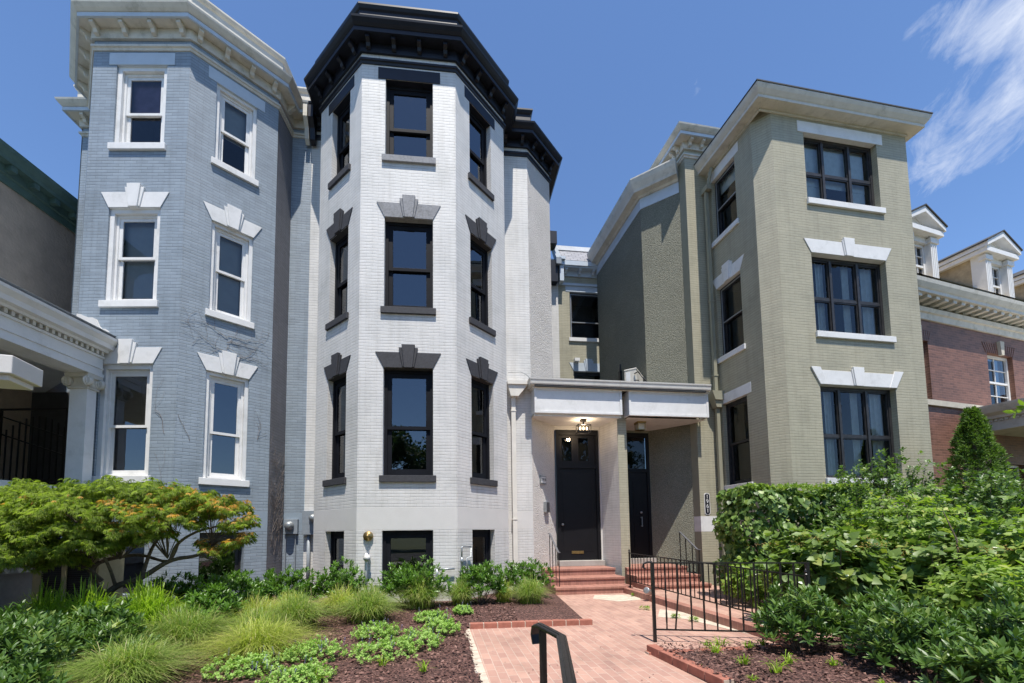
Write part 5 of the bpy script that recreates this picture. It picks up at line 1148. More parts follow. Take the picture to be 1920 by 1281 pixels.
def laurel(x, y, rx, ry, h, label, group, n=None, L=.10, mat='gf_laurel', lod=6, low=-.1):
    t = empty('laurel_shrub', (x, y, .05), label, 'shrub', group); sz = n or int(150 * (rx + ry) * 1.3 * (.6 + h))
    c = (x, y, h * .30 + .05); P, d = ell_pts(sz, c, (rx, ry, h * .68), .45, low); P = np.array(c) + (P - np.array(c)) * lump(P, x * 7, .22, 4.)
    P[:, 2] = np.maximum(P[:, 2], .10); A = unit(d * .6 + np.array((0, 0, .8)) + rng.normal(0, .25, (len(P), 3)))
    pr = rosettes(P, A, 10, L, L * .30, (.25, 1.15), 'lance', lod, .12, .05)
    tri_mesh('foliage', *pr, mat, (x, y, .05), t); twig_mesh('stems', (x, y, .0), P[rng.integers(0, len(P), 14)] - np.array((0, 0, .03)), 'bark', t); return t
def blades(c, n, R_, H, w, spread=1.0, jit=.08, seg=4, lean=(0, 0)):
    an = rng.uniform(0, 2 * np.pi, n); out = np.stack((np.cos(an), np.sin(an), np.zeros(n)), 1)
    f = np.sqrt(rng.uniform(0, 1, n)) * spread; Lr = R_ * f * rng.uniform(.75, 1.2, n); Hh = H * (1.05 - .45 * f) * rng.uniform(.7, 1.15, n)
    base = np.array(c) + np.stack((rng.normal(0, jit, n), rng.normal(0, jit, n), np.zeros(n)), 1) + out * (f * R_ * .12)[:, None]
    side = np.stack((-out[:, 1], out[:, 0], np.zeros(n)), 1); ln = np.array((*lean, 0.)); tw = rng.normal(0, .25, (n, 1))
    V = np.empty((n, seg * 2 + 1, 3))
    for j in range(seg + 1):
        s = j / seg; drop = rng.uniform(.0, .0, n)
        z = Hh * (1.9 * s - .95 * s * s * (1 + .5 * f)); p = base + (out + side * tw) * (Lr * (s ** 1.5))[:, None] + ln * (s * s); p[:, 2] = c[2] + np.maximum(z, .004 + .0 * s)
        if j < seg:
            ww = w * (1 - .65 * s) * .5; V[:, 2 * j] = p - side * ww; V[:, 2 * j + 1] = p + side * ww
        else: V[:, 2 * j] = p
    T = []
    for j in range(seg - 1): T += [(2 * j, 2 * j + 1, 2 * j + 3), (2 * j, 2 * j + 3, 2 * j + 2)]
    T += [(2 * seg - 2, 2 * seg - 1, 2 * seg)]
    k = seg * 2 + 1; T = (np.array(T)[None] + (np.arange(n) * k)[:, None, None]).reshape(-1, 3)
    return V.reshape(-1, 3), T, np.repeat(rng.uniform(0, 1, n), k)
def sedge(x, y, R_, H, label, mat='gf_sedge', n=700, w=.006, z=.08, name='sedge_clump', group='ornamental sedge clumps', cat='grass clump', lean=(0, 0), spread=1.):
    V, T, r = blades((x, y, z), n, R_, H, w, spread, R_ * .13, lean=lean); o = tri_mesh(name, V, T, r, mat, (x, y, z)); return tag(o, label, cat, group)
def chips(name, inside, bb, n, z, excl=lambda x, y: False):
    P = []
    while len(P) < n:
        x, y = rng.uniform(bb[0], bb[1]), rng.uniform(bb[2], bb[3])
        if inside(x, y) and not excl(x, y): P.append((x, y, z + rng.uniform(-.005, .02)))
    P = np.array(P); D = rng.normal(size=(n, 3)); D[:, 2] *= .25; N = np.array((0, 0, 1.)) + rng.normal(0, .45, (n, 3))
    L = rng.uniform(.02, .06, n); V, T, k = leaves(P - unit(D) * L[:, None] * .5, D, N, L, L * rng.uniform(.3, .6, n), fold=.1, droop=.0, lod=4)
    return tag(tri_mesh(name, V, T, np.repeat(rng.uniform(0, 1, n), k), 'chips'), kind='stuff')
chips('mulch_chips', inL, (-5.5, .3, 2.2, 8.6), 26000, .085); chips('mulch_chips', inR, (1.9, 6.5, 2.2, 6.5), 16000, .105)

# --- sedges
for i, (x, y, R_, H, mt_, lb, n) in enumerate([
    (-2.07, 6.85, .50, .52, 'gf_sedge', 'rounded green sedge clump below the brass bell', 900),
    (-2.99, 6.37, .50, .52, 'gf_sedge', 'upright green sedge clump on open mulch left of the rounded one', 900),
    (-2.75, 7.55, .45, .45, 'gf_sedge_y', 'yellow green sedge behind the two rounded green clumps', 700),
    (-3.62, 6.45, .58, .44, 'gf_sedge_y', 'wide arching yellow green sedge in the middle of the left bed', 950),
    (-2.80, 5.05, .60, .40, 'gf_sedge_y', 'low golden sedge spreading just behind the nearest catmint', 1000),
    (-3.25, 5.75, .45, .40, 'gf_sedge', 'soft green sedge filling the gap between the golden and the arching sedge', 700),
    (-3.45, 7.15, .42, .42, 'gf_sedge_y', 'yellowish sedge in front of the laurel hedge', 700),
    (-2.25, 7.75, .40, .42, 'gf_sedge', 'small green sedge below the left basement window of the white bay', 600),
    (-4.35, 5.75, .42, .42, 'gf_sedge', 'green sedge tucked between lilyturf and the shaggy clump', 700),
    (-3.95, 5.45, .58, .46, 'gf_sedge', 'shaggy green sedge between golden sedge and front laurels', 1000),
    (-3.55, 4.15, .55, .40, 'gf_sedge', 'nearest green sedge at the bottom left corner of the bed', 1100),
    (-1.45, 8.0, .50, .58, 'gf_sedge', 'tall green sedge clump in front of the laurel under the basement window', 900),
    (-.70, 8.25, .36, .48, 'gf_sedge', 'narrow sedge clump between the two laurels right of the basement window', 600),
    (.10, 8.55, .28, .42, 'gf_sedge_y', 'smallest sedge clump at the back of the bed near the steps', 450),
    (.62, 8.45, .42, .48, 'gf_sedge', 'bushy bright sedge clump nearest the brick steps', 800)]):
    sedge(x, y, R_ * 1.25, H * 1.32, lb, mt_, int(n * 1.9), z=.06, w=.007)
for i, (x, y, lb) in enumerate([(-6.0, 5.75, 'leftmost bright lilyturf clump behind the front laurels'), (-5.4, 5.7, 'bright lilyturf clump below the maple trunk'), (-4.75, 5.85, 'bright lilyturf clump in front of the blue basement window'), (-5.1, 6.15, 'back lilyturf clump in the maple shade')]):
    sedge(x, y, .60, .88, lb, 'gf_liriope', 1100, .013, .08, 'lilyturf_clump', 'lilyturf under the maple', 'grass clump')
# --- laurels
G1 = 'cherry laurels along the house walls'
for x, y, rx, ry, h, lb in [(-1.62, 8.15, .78, .42, .86, 'laurel shrub under the wide white basement window'), (-.35, 8.45, .58, .42, .82, 'laurel shrub at the right corner of the white bay'),
    (.55, 9.25, .60, .42, .82, 'laurel shrub by the left handrail of the steps'), (-3.05, 8.15, .58, .40, .82, 'laurel shrub below the left basement window of the white bay'),
    (-3.95, 8.0, .6, .45, .80, 'laurel shrub below the electric meters'), (-4.65, 7.5, .6, .42, .80, 'laurel shrub at the corner of the blue bay'), (-5.2, 7.0, .6, .45, .80, 'laurel shrub before the blue basement window'), (-4.15, 6.35, .45, .45, .66, 'laurel shrub between lilyturf and sedges')]:
    laurel(x, y, rx, ry, h, lb, G1, L=.105, lod=6, mat='gf_laurel_light')
G2 = 'cherry laurels at the front left'
for x, y, rx, ry, h, lb in [(-5.6, 5.0, .62, .45, .60, 'front left laurel furthest back against the lilyturf'), (-4.75, 5.15, .55, .40, .60, 'front left laurel beside the shaggy sedge'), (-5.0, 4.45, .6, .42, .62, 'front left laurel in the middle of its row'), (-4.35, 4.75, .42, .4, .5, 'low front left laurel behind the nearest sedge'), (-4.55, 3.95, .5, .42, .62, 'front left laurel with large leaves at the photo edge'), (-3.85, 3.35, .34, .34, .42, 'nearest left laurel in the bottom corner')]:
    laurel(x, y, rx, ry, h, lb, G2, L=.105)
G3 = 'cherry laurels at the front right'
for x, y, rx, ry, h, lb in [(3.45, 4.95, .52, .42, .72, 'front right laurel beside the end of the railing'), (4.25, 4.75, .55, .42, .72, 'front right laurel second from the railing'), (3.95, 4.1, .50, .42, .66, 'front right laurel at the edge of the mulch'), (4.7, 4.0, .5, .45, .74, 'front right laurel under the hydrangea leaves'), (3.85, 3.35, .42, .36, .60, 'nearest right laurel in the bottom corner'), (4.6, 3.3, .45, .4, .72, 'front right laurel cut by the photo edge')]:
    laurel(x, y, rx, ry, h, lb, G3, L=.105)
# --- catmint
def catmint(x, y, r, h, lb, n=260, fl=7):
    t = empty('catmint_plant', (x, y, .08), lb, 'perennial', 'catmint plants in the left bed'); c = (x, y, .10)
    P, d = ell_pts(n, c, (r, r * .8, h), .55, .0); P = np.array(c) + (P - np.array(c)) * lump(P, x * 9, .35, 7.); A = unit(d * .5 + np.array((0, 0, 1.)) + rng.normal(0, .3, (len(P), 3)))
    tri_mesh('foliage', *rosettes(P, A, 7, .034, .026, (.5, 1.25), 'heart', 4, .1, .03), 'gf_mint', (x, y, .08), t)
    q = []
    for i in range(fl):
        a = rng.uniform(0, 6.28); rr_ = rng.uniform(.3, 1.05) * r; b = np.array((x + math.cos(a) * rr_, y + math.sin(a) * rr_ * .8, .10 + h * rng.uniform(.5, .9))); k = 9
        pp = b + np.outer(np.linspace(0, .075, k), (rng.normal(0, .2), rng.normal(0, .2), 1)); q.append(rosettes(pp, np.tile((0, 0, 1.), (k, 1)), 4, .011, .010, (.9, 1.3), 'ell', 4, 0, 0))
    tri_mesh('flower_spikes', *join(q), 'gf_flower', (x, y, .08), t)['kind'] = 'stuff'
for a in [(-1.62, 5.75, .30, .20, 'catmint in the centre of the open mulch'), (-.95, 5.35, .34, .16, 'spreading catmint nearest the path edge'), (-1.05, 6.75, .26, .17, 'catmint in front of the tall sedge clump'), (-.80, 6.05, .28, .17, 'bright catmint close to the brick edging'),
          (-2.10, 4.85, .36, .18, 'catmint at the bottom between golden sedge and path'), (-1.30, 4.95, .36, .15, 'long catmint patch along the bottom of the bed'), (-2.55, 4.35, .34, .17, 'catmint in front of the golden sedge'), (-.62, 7.35, .20, .13, 'small catmint below the narrow sedge clump'), (-1.9, 4.1, .30, .14, 'catmint at the bottom edge of the photo')]:
    catmint(*a)
# --- litter on the paving
n = 150; P = np.stack((rng.uniform(-.2, 3.4, n), rng.uniform(3.0, 9.8, n), np.full(n, .014)), 1); P = P[(P[:, 0] < 1.75 + (P[:, 1] > 5.6) * 1.6) & ((P[:, 1] < 6.5) | (P[:, 0] > 1.55))]; n = len(P)
V, T, k = leaves(P, rng.normal(size=(n, 3)) * np.array((1, 1, .1)), np.array((0, 0, 1.)) + rng.normal(0, .2, (n, 3)), rng.uniform(.012, .035, n), rng.uniform(.008, .018, n), fold=.3, droop=.1, lod=4)
tag(tri_mesh('leaf_litter', V, T, np.repeat(rng.uniform(0, 1, n), k), 'chips'), kind='stuff')
# --- little sprigs in the mulch
spr = [(-1.22, 4.55, .15), (-.75, 4.35, .16), (-1.72, 4.02, .17), (2.45, 5.1, .12), (2.62, 5.12, .16), (2.42, 4.82, .15), (2.88, 5.0, .13), (3.12, 5.12, .13), (2.65, 4.15, .20), (2.50, 4.42, .14), (2.95, 4.42, .16), (3.35, 4.35, .10), (2.30, 3.95, .08), (3.3, 3.75, .10), (2.78, 3.6, .12)]
SPL = ['lilyturf sprig alone near the path end of the left bed', 'lilyturf sprig right at the path edge', 'lilyturf sprig at the bottom of the left bed', 'lilyturf sprig next to the railing post', 'lilyturf sprig just right of the railing post', 'lilyturf sprig in the second row behind the corner bricks', 'lilyturf sprig under the middle of the railing panel', 'lilyturf sprig near the dark laurel shade', 'biggest lilyturf sprig at the bottom centre of the right bed', 'lilyturf sprig left of the biggest sprig', 'lilyturf sprig right of the biggest sprig', 'small sprig against the front right laurels', 'tiny sprig closest to the chunky edging bricks', 'lilyturf sprig in the laurel shade low in the photo', 'lilyturf sprig at the bottom edge of the right bed']
for (x, y, s), sl_ in zip(spr, SPL):
    o = sedge(x, y, s * .9, s, sl_, 'gf_liriope', 22, .011, .09 if x < 0 else .105, 'lilyturf_sprig', 'lilyturf sprigs in the mulch', 'sprig')
for x, y, wl in ((2.72, 7.95, 'weed in the path joint half way along the low brick wall'), (3.15, 6.95, 'weed at the foot of the low brick wall near the railing panel'), (2.06, 4.45, 'weed beside the chunky corner edging bricks'), (3.02, 9.6, 'weed in the joint close to the brick steps'), (2.95, 7.2, 'weed on the pale worn strip of the path')):
    V, T, r = rosettes(np.array([(x + rng.normal(0, .04), y + rng.normal(0, .04), .02) for _ in range(9)]), np.tile((0, 0, 1.), (9, 1)), 7, .05, .022, (.4, 1.3), 'ell', 4, .2, .04)
    tag(tri_mesh('weed', V, T, r, 'gf_lime', (x, y, 0)), wl, 'weed', 'weeds in the path joints')

# --- laceleaf maple
mp = empty('japanese_maple', (-5.7, 6.05, .05), 'laceleaf maple with crooked trunk and orange tipped crown before the blue house', 'tree')
random.seed(21)
def mx(p): return ((-5.7 + (p[0] + 5.7) * .84) * 1.06, p[1] + .42, EYE + (p[2] - EYE) * 1.05 if p[2] > .9 else p[2])
tr = MB(); tips = []
def limb(pts, r0, r1, tipr=None):
    m_ = []; n = len(pts)
    pts = [Vector(mx(p)) for p in pts]; sm = []
    for i in range(n - 1):
        for j in range(4):
            f = j / 4; p0, p1, p2, p3 = pts[max(i - 1, 0)], pts[i], pts[i + 1], pts[min(i + 2, n - 1)]
            sm.append(.5 * ((2 * p1) + (p2 - p0) * f + (2 * p0 - 5 * p1 + 4 * p2 - p3) * f * f + (3 * p1 - p0 - 3 * p2 + p3) * f ** 3))
    sm.append(pts[-1]); k = len(sm); tr.tube(sm, [r0 + (r1 - r0) * i / (k - 1) for i in range(k)], 7); return sm
b_ = (-5.55, 6.05, .0)
limb([b_, (-5.62, 6.05, .45), (-5.35, 6.0, .72), (-4.9, 5.98, .86), (-4.45, 6.0, 1.12), (-4.0, 6.05, 1.20), (-3.72, 6.1, 1.40)], .06, .018)
limb([b_, (-5.62, 6.1, .5), (-5.85, 6.1, .85), (-5.75, 6.1, 1.1), (-5.2, 6.2, 1.2), (-4.75, 6.3, 1.10), (-4.6, 6.35, 1.4)], .05, .014)
limb([(-5.7, 6.1, .8), (-6.1, 6.0, 1.2), (-6.6, 5.9, 1.5), (-7.1, 5.8, 1.65)], .035, .01)
limb([(-4.45, 6.0, 1.12), (-4.3, 5.95, 1.35), (-4.0, 5.95, 1.52), (-3.6, 6.0, 1.62), (-3.35, 6.0, 1.68)], .028, .008)
limb([(-3.98, 6.05, 1.2), (-3.75, 6.0, 1.14), (-3.5, 5.95, 1.22), (-3.3, 5.95, 1.36)], .02, .006)
limb([(-5.35, 6.0, .72), (-5.2, 5.7, 1.1), (-5.3, 5.5, 1.5), (-5.5, 5.3, 1.8)], .026, .008)
limb([(-4.9, 5.98, .86), (-4.95, 6.2, 1.3), (-4.8, 6.4, 1.7), (-4.6, 6.4, 1.95)], .03, .01)
pads = []; PADT = True   # (centre, rx, ry, rz, red share)
def pad(x, y, z, rx, ry, rz, red=0.): x, y, z = mx((x, y, z)); pads.append((x, y, z - .02, rx * .95, ry, rz * .62, red))
pad(-5.9, 5.8, 2.02, .8, .6, .20); pad(-5.2, 5.9, 2.16, .75, .55, .18); pad(-6.5, 5.9, 2.12, .7, .6, .2); pad(-4.55, 6.05, 2.10, .6, .5, .16, .12); pad(-6.9, 5.7, 1.85, .6, .5, .24)
pad(-4.0, 6.0, 1.98, .5, .42, .15, .30); pad(-3.62, 6.0, 1.86, .42, .35, .12, .65); pad(-3.30, 5.98, 1.66, .26, .24, .12, .55); pad(-3.28, 5.96, 1.42, .22, .18, .07, .75); pad(-3.75, 5.95, 1.33, .20, .16, .05, .6)
pad(-5.5, 5.4, 1.86, .7, .45, .2, .05); pad(-4.7, 5.6, 1.84, .55, .4, .16, .30); pad(-4.2, 5.75, 1.72, .4, .3, .13, .25); pad(-6.2, 5.4, 1.76, .65, .45, .22); pad(-6.8, 5.4, 1.58, .5, .4, .2); pad(-5.0, 5.5, 1.62, .5, .35, .16, .15)
pad(-5.6, 5.3, 1.56, .55, .35, .16); pad(-6.3, 5.3, 1.45, .5, .35, .15); pad(-4.55, 5.75, 1.52, .3, .25, .1, .3); pad(-5.4, 5.6, 1.42, .5, .35, .12); pad(-6.2, 5.7, 1.2, .5, .4, .15); pad(-6.9, 5.5, 1.25, .6, .4, .2); pad(-6.6, 5.5, 1.30, .6, .4, .2); pad(-5.9, 5.25, 1.30, .5, .35, .16); pad(-7.2, 5.7, 1.5, .5, .5, .3); pad(-7.1, 5.8, 2.0, .5, .5, .2); pad(-5.2, 5.35, 1.38, .35, .3, .12); pad(-5.9, 6.5, 1.9, .8, .5, .2); pad(-4.9, 6.5, 1.9, .7, .45, .15)
for (x, y, z, rx, ry, rz, red) in pads:
    src = min([mx(q) for q in ((-4.5, 6.0, 1.15), (-5.3, 6.0, 1.15), (-5.9, 6.05, 1.0), (-3.8, 6.05, 1.35), (-6.4, 5.95, 1.4))], key=lambda s: (s[0] - x) ** 2 + (s[1] - y) ** 2)
    for k in range(4):
        e = (x + random.uniform(-.6, .6) * rx, y + random.uniform(-.6, .6) * ry, z + random.uniform(-.2, .3) * rz); md = ((src[0] + e[0]) / 2 + random.uniform(-.06, .06), (src[1] + e[1]) / 2, (src[2] + e[2]) / 2 + .06); tr.tube([src, md, e], [.008, .005, .002], 5, cap=False)
tr.build('trunk', 'bark', mp)
def lace(P, out, mat, name, L=.072):
    """finely cut hanging leaves: fans of narrow lobes"""
    n = len(P); per = 7; idx = np.repeat(np.arange(n), per); i = np.tile(np.arange(per), n); a = (i - 3) * .42 + rng.normal(0, .08, n * per)
    fwd = unit(out + rng.normal(0, .45, (n, 3)) + np.array((0, 0, -.12))); sd = unit(np.cross(fwd, np.array((0, 0, 1.)))); nn = np.cross(sd, fwd)
    D = fwd[idx] * np.cos(a)[:, None] + sd[idx] * np.sin(a)[:, None] - nn[idx] * .12; LL = L * (1 - .09 * np.abs(i - 3)) * rng.uniform(.7, 1.2, n)[idx]
    V, T, k = leaves(P[idx], D, nn[idx], LL, 0.0065, fold=0, droop=.35, lod=4)
    tri_mesh(name, V, T, np.repeat(np.clip(rng.uniform(0, 1, n)[idx] * .8 + rng.uniform(0, .2, n * per), 0, 1), k), mat, (-5.7, 6.05, .05), mp)
GP, GO, RP, RO = [], [], [], []
for (x, y, z, rx, ry, rz, red) in pads:
    n = int(1450 * rx * ry * 2.9 + 90); a = rng.uniform(0, 6.28, n); f = np.sqrt(rng.uniform(0, 1, n)); px = np.cos(a) * f; py = np.sin(a) * f
    top = np.sqrt(np.maximum(0, 1 - f ** 2)); lay = rng.uniform(-.35, 1, n) * top - .45 * f ** 3; wob = .10 * np.sin(px * rx * 11 + x * 5) * np.cos(py * ry * 9 + y) 
    P = np.stack((x + px * rx * 1.1, y + py * ry * 1.1, z + np.round(lay * 4) / 4 * rz + wob + rng.normal(0, .022, n)), 1); O = np.stack((px, py, -.15 - f * .5), 1)
    rd = (rng.uniform(0, 1, n) < red) & (lay > top * .25 - .2); GP.append(P[~rd]); GO.append(O[~rd]); RP.append(P[rd] + np.array((0, 0, .02))); RO.append(O[rd])
lace(np.concatenate(GP), np.concatenate(GO), 'gf_maple', 'crown'); lace(np.concatenate(RP), np.concatenate(RO), 'gf_maple_red', 'orange_tips', .07)

# --- clipped hedge under climbing vine, right of the entrance
hg = empty('vine_hedge', (6, 8.6, .05), 'flat topped hedge overgrown with heart shaped vine leaves below the sage bay', 'hedge')
HF = Frame((4.78, 8.28), 6); HW, HD, HH = 3.0, .75, 2.26
def surf_pts(n, s0, s1, o0, o1, z0, z1):
    P, N = [], []
    for _ in range(n):
        u = rng.uniform(); s = rng.uniform(s0, s1); z = rng.uniform(z0, z1); o = rng.uniform(o0, o1)
        if u < .55: q, nn = (s, o1, z), (0, 1, .25)
        elif u < .80: q, nn = (s, o, z1), (0, .1, 1)
        elif u < .93: q, nn = (s0, o, z), (-1, 0, .25)
        else: q, nn = (s1, o, z), (1, 0, .25)
        s, o, z = q; rx_ = min(s - s0, s1 - s, .3) / .3; rz_ = min(z1 - z, .25) / .25
        w = .10 * math.sin(s * 3.1) + .07 * math.sin(s * 7.7 + z * 5) + .05 * math.sin(z * 9 + s * 2)
        if nn[1] == 1: o += w - .18 * (1 - rz_) ** 2 - .2 * (1 - rx_) ** 2
        elif nn[2] == 1: z += .5 * w + .04 * math.sin(s * 13) - .12 * (1 - rx_)
        else: s += w * nn[0]
        P.append(HF.pt(s, o, z)); N.append((HF.d[0] * nn[0] + HF.n[0] * nn[1], HF.d[1] * nn[0] + HF.n[1] * nn[1], nn[2]))
    return np.array(P), np.array(N)
P, N = surf_pts(5200, 0, HW, -HD, 0, .25, HH); N = unit(unit(N) + rng.normal(0, .35, P.shape)); P = P + N * rng.uniform(-.12, .05, (len(P), 1))
D = unit(np.array((0, 0, -1.)) + N * .35 + rng.normal(0, .45, P.shape)); L = rng.uniform(.07, .125, len(P)); V, T, k = leaves(P, D, N, L, L * .95, 'heart', .15, .12, 6)
tri_mesh('foliage', V, T, np.repeat(rng.uniform(0, 1, len(P)), k), 'gf_vine', (6, 8.6, .05), hg)
P2, N2 = surf_pts(5200, .12, HW - .12, -HD + .1, -.14, .2, HH - .12); V, T, k = leaves(P2, rdir(len(P2)), N2, .09, .07, 'heart', .1, .1, 4); tri_mesh('inner_leaves', V, T, np.repeat(rng.uniform(0, .4, len(P2)), k), 'gf_shrub', (6, 8.6, .05), hg)  # inner layer kept to darker leaf tones, painting in the hedge's interior shade
q = [HF.pt(rng.uniform(.1, HW - .1), rng.uniform(-.2, .05), rng.uniform(HH - .02, HH + .06)) for _ in range(230)]; A = np.array((0, 0, 1.)) + rng.normal(0, .4, (230, 3)); tri_mesh('young_shoots', *rosettes(np.array(q), A, 5, .055, .045, (.4, 1.1), 'heart', 4, .1, .06), 'gf_lime', (6, 8.6, .05), hg)
twig_mesh('stems', HF.pt(HW / 2, -.5, 0), [HF.pt(rng.uniform(.2, HW - .2), rng.uniform(-.6, -.4), rng.uniform(.8, 1.8)) for _ in range(16)], 'bark', hg, .03, .006)

def shrub(name, x, y, rx, ry, z0, h, lb, mat, L, W, per, n, shape='ell', lod=6, shoots=0, cat='shrub', group=None, layered=0., extra=None, tilt=(.5, 1.2), twig=24, bare=.0, lmp=.25):
    t = empty(name, (x, y, .05), lb, cat, group); c = (x, y, z0 + h / 2); P, d = ell_pts(n, c, (rx, ry, h / 2), .45, -.95); P = np.array(c) + (P - np.array(c)) * lump(P, x * 5 + y, lmp, 2.6)
    if layered: P[:, 2] = np.round(P[:, 2] / layered) * layered + rng.normal(0, layered * .13, len(P))
    A = unit(d * .7 + np.array((0, 0, .7)) + rng.normal(0, .35, P.shape)); parts = [rosettes(P, A, per, L, W, tilt, shape, lod, .15, .06)]
    m = MB()
    for i in range(shoots):
        a = rng.uniform(0, 6.28); f = rng.uniform(.0, .8); b = Vector((x + math.cos(a) * rx * f, y + math.sin(a) * ry * f, z0 + h * (.55 + .3 * (1 - f)))); e = b + Vector((math.cos(a) * .2 * f + rng.normal(0, .12), math.sin(a) * .2 * f, rng.uniform(.25, .6)))
        m.tube([b, b.lerp(e, .5) + Vector((rng.normal(0, .03), 0, 0)), e], [.006, .004, .0015], 4, cap=False); k = 7
        pp = np.array([b.lerp(e, .25 + .75 * j / (k - 1)) for j in range(k)]); parts.append(rosettes(pp, np.tile(np.array(e - b), (k, 1)), 4, L * .85, W * .85, (.7, 1.2), shape, lod, .1, .04))
    tri_mesh('foliage', *join(parts), mat, (x, y, .05), t)
    tips = P[rng.integers(0, len(P), twig)]; base = Vector((x, y, 0))
    for q in tips:
        q = Vector(q); m.tube([base, base.lerp(q, .45) + Vector((rng.normal(0, .06), rng.normal(0, .06), .1)), q], [.022, .014, .004], 5, cap=False)
    m.build('stems', 'bark', t)
    if extra: extra(t, P, d)
    return t
shrub('tall_shrub', 7.9, 8.6, 1.35, .9, .4, 2.45, 'tall loose dark green shrub with thin shoots at the right corner of the sage bay', 'gf_shrub', .085, .045, 6, 1500, shoots=46)
shrub('tall_shrub', 6.75, 7.9, .8, .7, .3, 1.75, 'darker shrub between vine hedge and the tall shoots', 'gf_shrub', .085, .05, 6, 700, shoots=10)
shrub('broadleaf_shrub', 9.3, 7.8, 1.2, .9, .3, 2.2, 'dense shrub in front of the arborvitae at the right edge', 'gf_shrub', .10, .05, 6, 1100, shoots=12)
def brac(t, P, d):
    k = P[(d[:, 1] < .2) & (d[:, 2] > -.5)]; q = k[rng.integers(0, len(k), 46)] + np.array((0, -.05, .05)); V, T, kk = leaves(q, rdir(46) * np.array((1, 1, .3)), np.array((0, -.3, 1.)) + rng.normal(0, .3, (46, 3)), .05, .045, 'heart', .05, .05, 6); tri_mesh('white_bracts', V, T, np.repeat(rng.uniform(0, 1, 46), kk), 'gf_white', (ORG[t.name]), t)['kind'] = 'stuff'
    k = P[d[:, 2] > .45]; q = k[rng.integers(0, len(k), 10)] + np.array((0, -.05, .10)); parts = []
    for b in q:
        pp = b + rng.normal(0, 1, (60, 3)) * np.array((.11, .09, .022)); parts.append(rosettes(pp, np.tile((0, 0, 1.), (60, 1)), 3, .016, .012, (.6, 1.4), 'ell', 4, 0, 0))
    tri_mesh('dry_flower_heads', *join(parts), 'gf_dry', (ORG[t.name]), t)
shrub('hydrangea', 4.95, 6.35, 1.05, .7, .15, 1.32, 'broad leaved climbing hydrangea with white bracts right of the railings', 'gf_hyd', .135, .115, 5, 620, 'heart', extra=brac, tilt=(.7, 1.3))
shrub('hydrangea', 6.2, 6.0, .9, .65, .15, 1.25, 'hydrangea with dry orange flower heads further right', 'gf_hyd', .13, .11, 5, 460, 'heart', extra=brac, tilt=(.7, 1.3))
shrub('lime_shrub', 6.55, 6.75, 1.05, .75, .7, 1.30, 'lime green layered shrub rising behind the hydrangeas', 'gf_lime', .085, .05, 6, 850, layered=.17, tilt=(.9, 1.4), shoots=5)
shrub('lime_shrub', 7.3, 5.7, .9, .7, .2, 1.55, 'yellow green maple leaved shrub at the right photo edge', 'gf_lime', .11, .07, 6, 650, layered=.15, tilt=(.9, 1.4))
shrub('maple_leaved_shrub', 5.75, 5.0, .65, .5, .2, .95, 'bright jagged leaved plant above the front right laurels', 'gf_lime', .10, .05, 7, 360, layered=.12, tilt=(1.0, 1.45), shape='lance')
shrub('perennial_clump', 4.75, 8.05, .5, .5, .05, .80, 'pale green leafy plant behind the long railing', 'gf_lime', .10, .08, 5, 240, 'heart', tilt=(.8, 1.35), twig=6, cat='perennial', group=None)
shrub('perennial_clump', 5.15, 7.25, .55, .5, .05, .70, 'light green leafy plant between long railing and hydrangea', 'gf_hyd', .11, .09, 5, 240, 'heart', tilt=(.8, 1.35), twig=6, cat='perennial')
shrub('perennial_clump', 5.3, 9.6, .4, .4, .05, .9, 'leafy plant at the foot of the sage downspout', 'gf_shrub', .09, .07, 5, 160, 'heart', twig=6, cat='perennial')
# leaning bare stem
m = MB(); m.tube([(5.9, 5.5, .3), (6.05, 5.6, .8), (6.15, 5.7, 1.3), (6.1, 5.8, 1.7)], [.016, .013, .010, .005], 7); tag(m.build('leaning_stem', 'bark'), 'bare brown stem leaning out of the right hand shrubs', 'stem')
# arborvitae
av = empty('arborvitae', (11.0, 9.6, 0), 'narrow conical arborvitae in front of the red brick house', 'tree')
n = 5200; z = rng.uniform(0, 1, n) ** 1.25; rr_ = .98 * (1 - z) ** .82 + .03; a = rng.uniform(0, 6.28, n); rad = rr_ * (.84 + .14 * np.sin(a * 7 + z * 22) + .12 * np.sin(a * 3 - z * 37) + rng.uniform(-.16, .10, n))
P = np.stack((10.95 + np.cos(a) * rad, 9.6 + np.sin(a) * rad, .2 + z * 3.95), 1); O = np.stack((np.cos(a), np.sin(a), np.full(n, .9)), 1) + rng.normal(0, .35, (n, 3))
tri_mesh('crown', *rosettes(P, O, 5, .10, .03, (.2, .8), 'lance', 4, .1, .04), 'gf_conifer', (11, 9.6, 0), av)
m = MB(); m.tube([(10.95, 9.6, 0), (10.95, 9.6, 3.6)], [.09, .02], 8); m.build('trunk', 'bark', av)
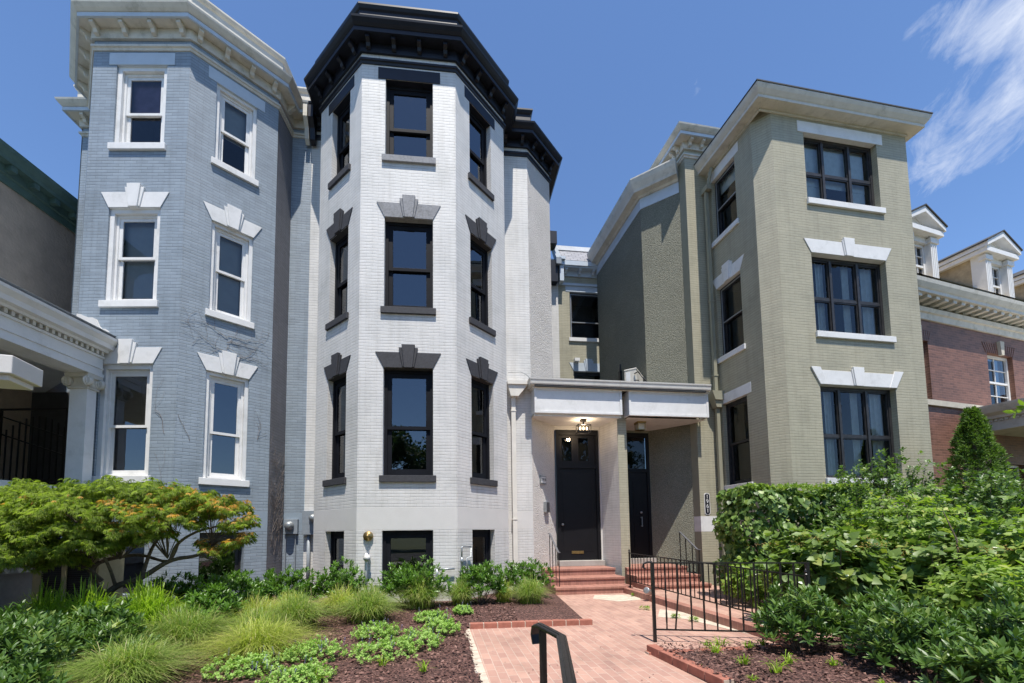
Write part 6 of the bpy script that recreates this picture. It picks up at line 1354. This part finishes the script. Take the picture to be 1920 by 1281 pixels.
# branch of a tree entering at the right edge
br = empty('overhanging_branch', (6.75, 5.2, 2.9), 'single leafy twig hanging into the right edge of the photo', 'branch')
m = MB(); m.tube([(7.6, 5.3, 3.3), (7.1, 5.25, 3.12), (6.72, 5.2, 3.0), (6.5, 5.2, 2.9)], [.012, .008, .005, .002], 5); m.build('twig', 'bark', br)
tri_mesh('leaves', *rosettes(np.array([(6.5, 5.2, 2.9), (6.62, 5.2, 2.97), (6.8, 5.22, 3.03), (7.0, 5.24, 3.1)]), np.array([(-1, 0, -.3)] * 4), 4, .13, .06, (.4, 1.0), 'ell', 6, .2, .03), 'gf_lime', (6.75, 5.2, 2.9), br)

# --- street trees across the road (seen as reflections in the windows)
random.seed(5)
def street_tree(x, y, h, lb):
    t = empty('street_tree', (x, y, 0), lb, 'tree', 'street trees across the road'); m = MB(); m.tube([(x, y, 0), (x + .1, y, h * .25), (x, y + .1, h * .5), (x, y, h * .85)], [.28, .24, .17, .05], 10)
    parts = []
    for i in range(44):
        a = rng.uniform(0, 6.28); zz = rng.uniform(.14, .96); r = h * .34 * math.sin(math.pi * min(1, (zz + .05) / 1.08)) * rng.uniform(.35, 1); c = (x + math.cos(a) * r, y + math.sin(a) * r, h * zz)
        m.tube([(x, y, h * zz * .75), c], [.07, .02], 6, cap=False)
        P, d = ell_pts(70, c, (h * .10, h * .10, h * .07), .3, -1); parts.append(rosettes(P, d + np.array((0, 0, .4)), 6, .32, .18, (.5, 1.3), 'ell', 4, .1, .1))
    m.build('trunk', 'bark', t); tri_mesh('crown', *join(parts), 'gf_street', (x, y, 0), t)
for x, y, h, lb in ((-16, -17, 14, 'tall street tree far left across the road'), (-10, -18, 13, 'second street tree from the left across the road'), (-4, -19, 11, 'street tree opposite the white house'), (2, -19, 12, 'street tree opposite the entrance steps'),
    (8, -16, 17, 'tallest street tree opposite the sage house'), (14, -15, 17, 'tall street tree opposite the red brick house'), (21, -16, 14, 'street tree far right across the road')): street_tree(x, y, h, lb)
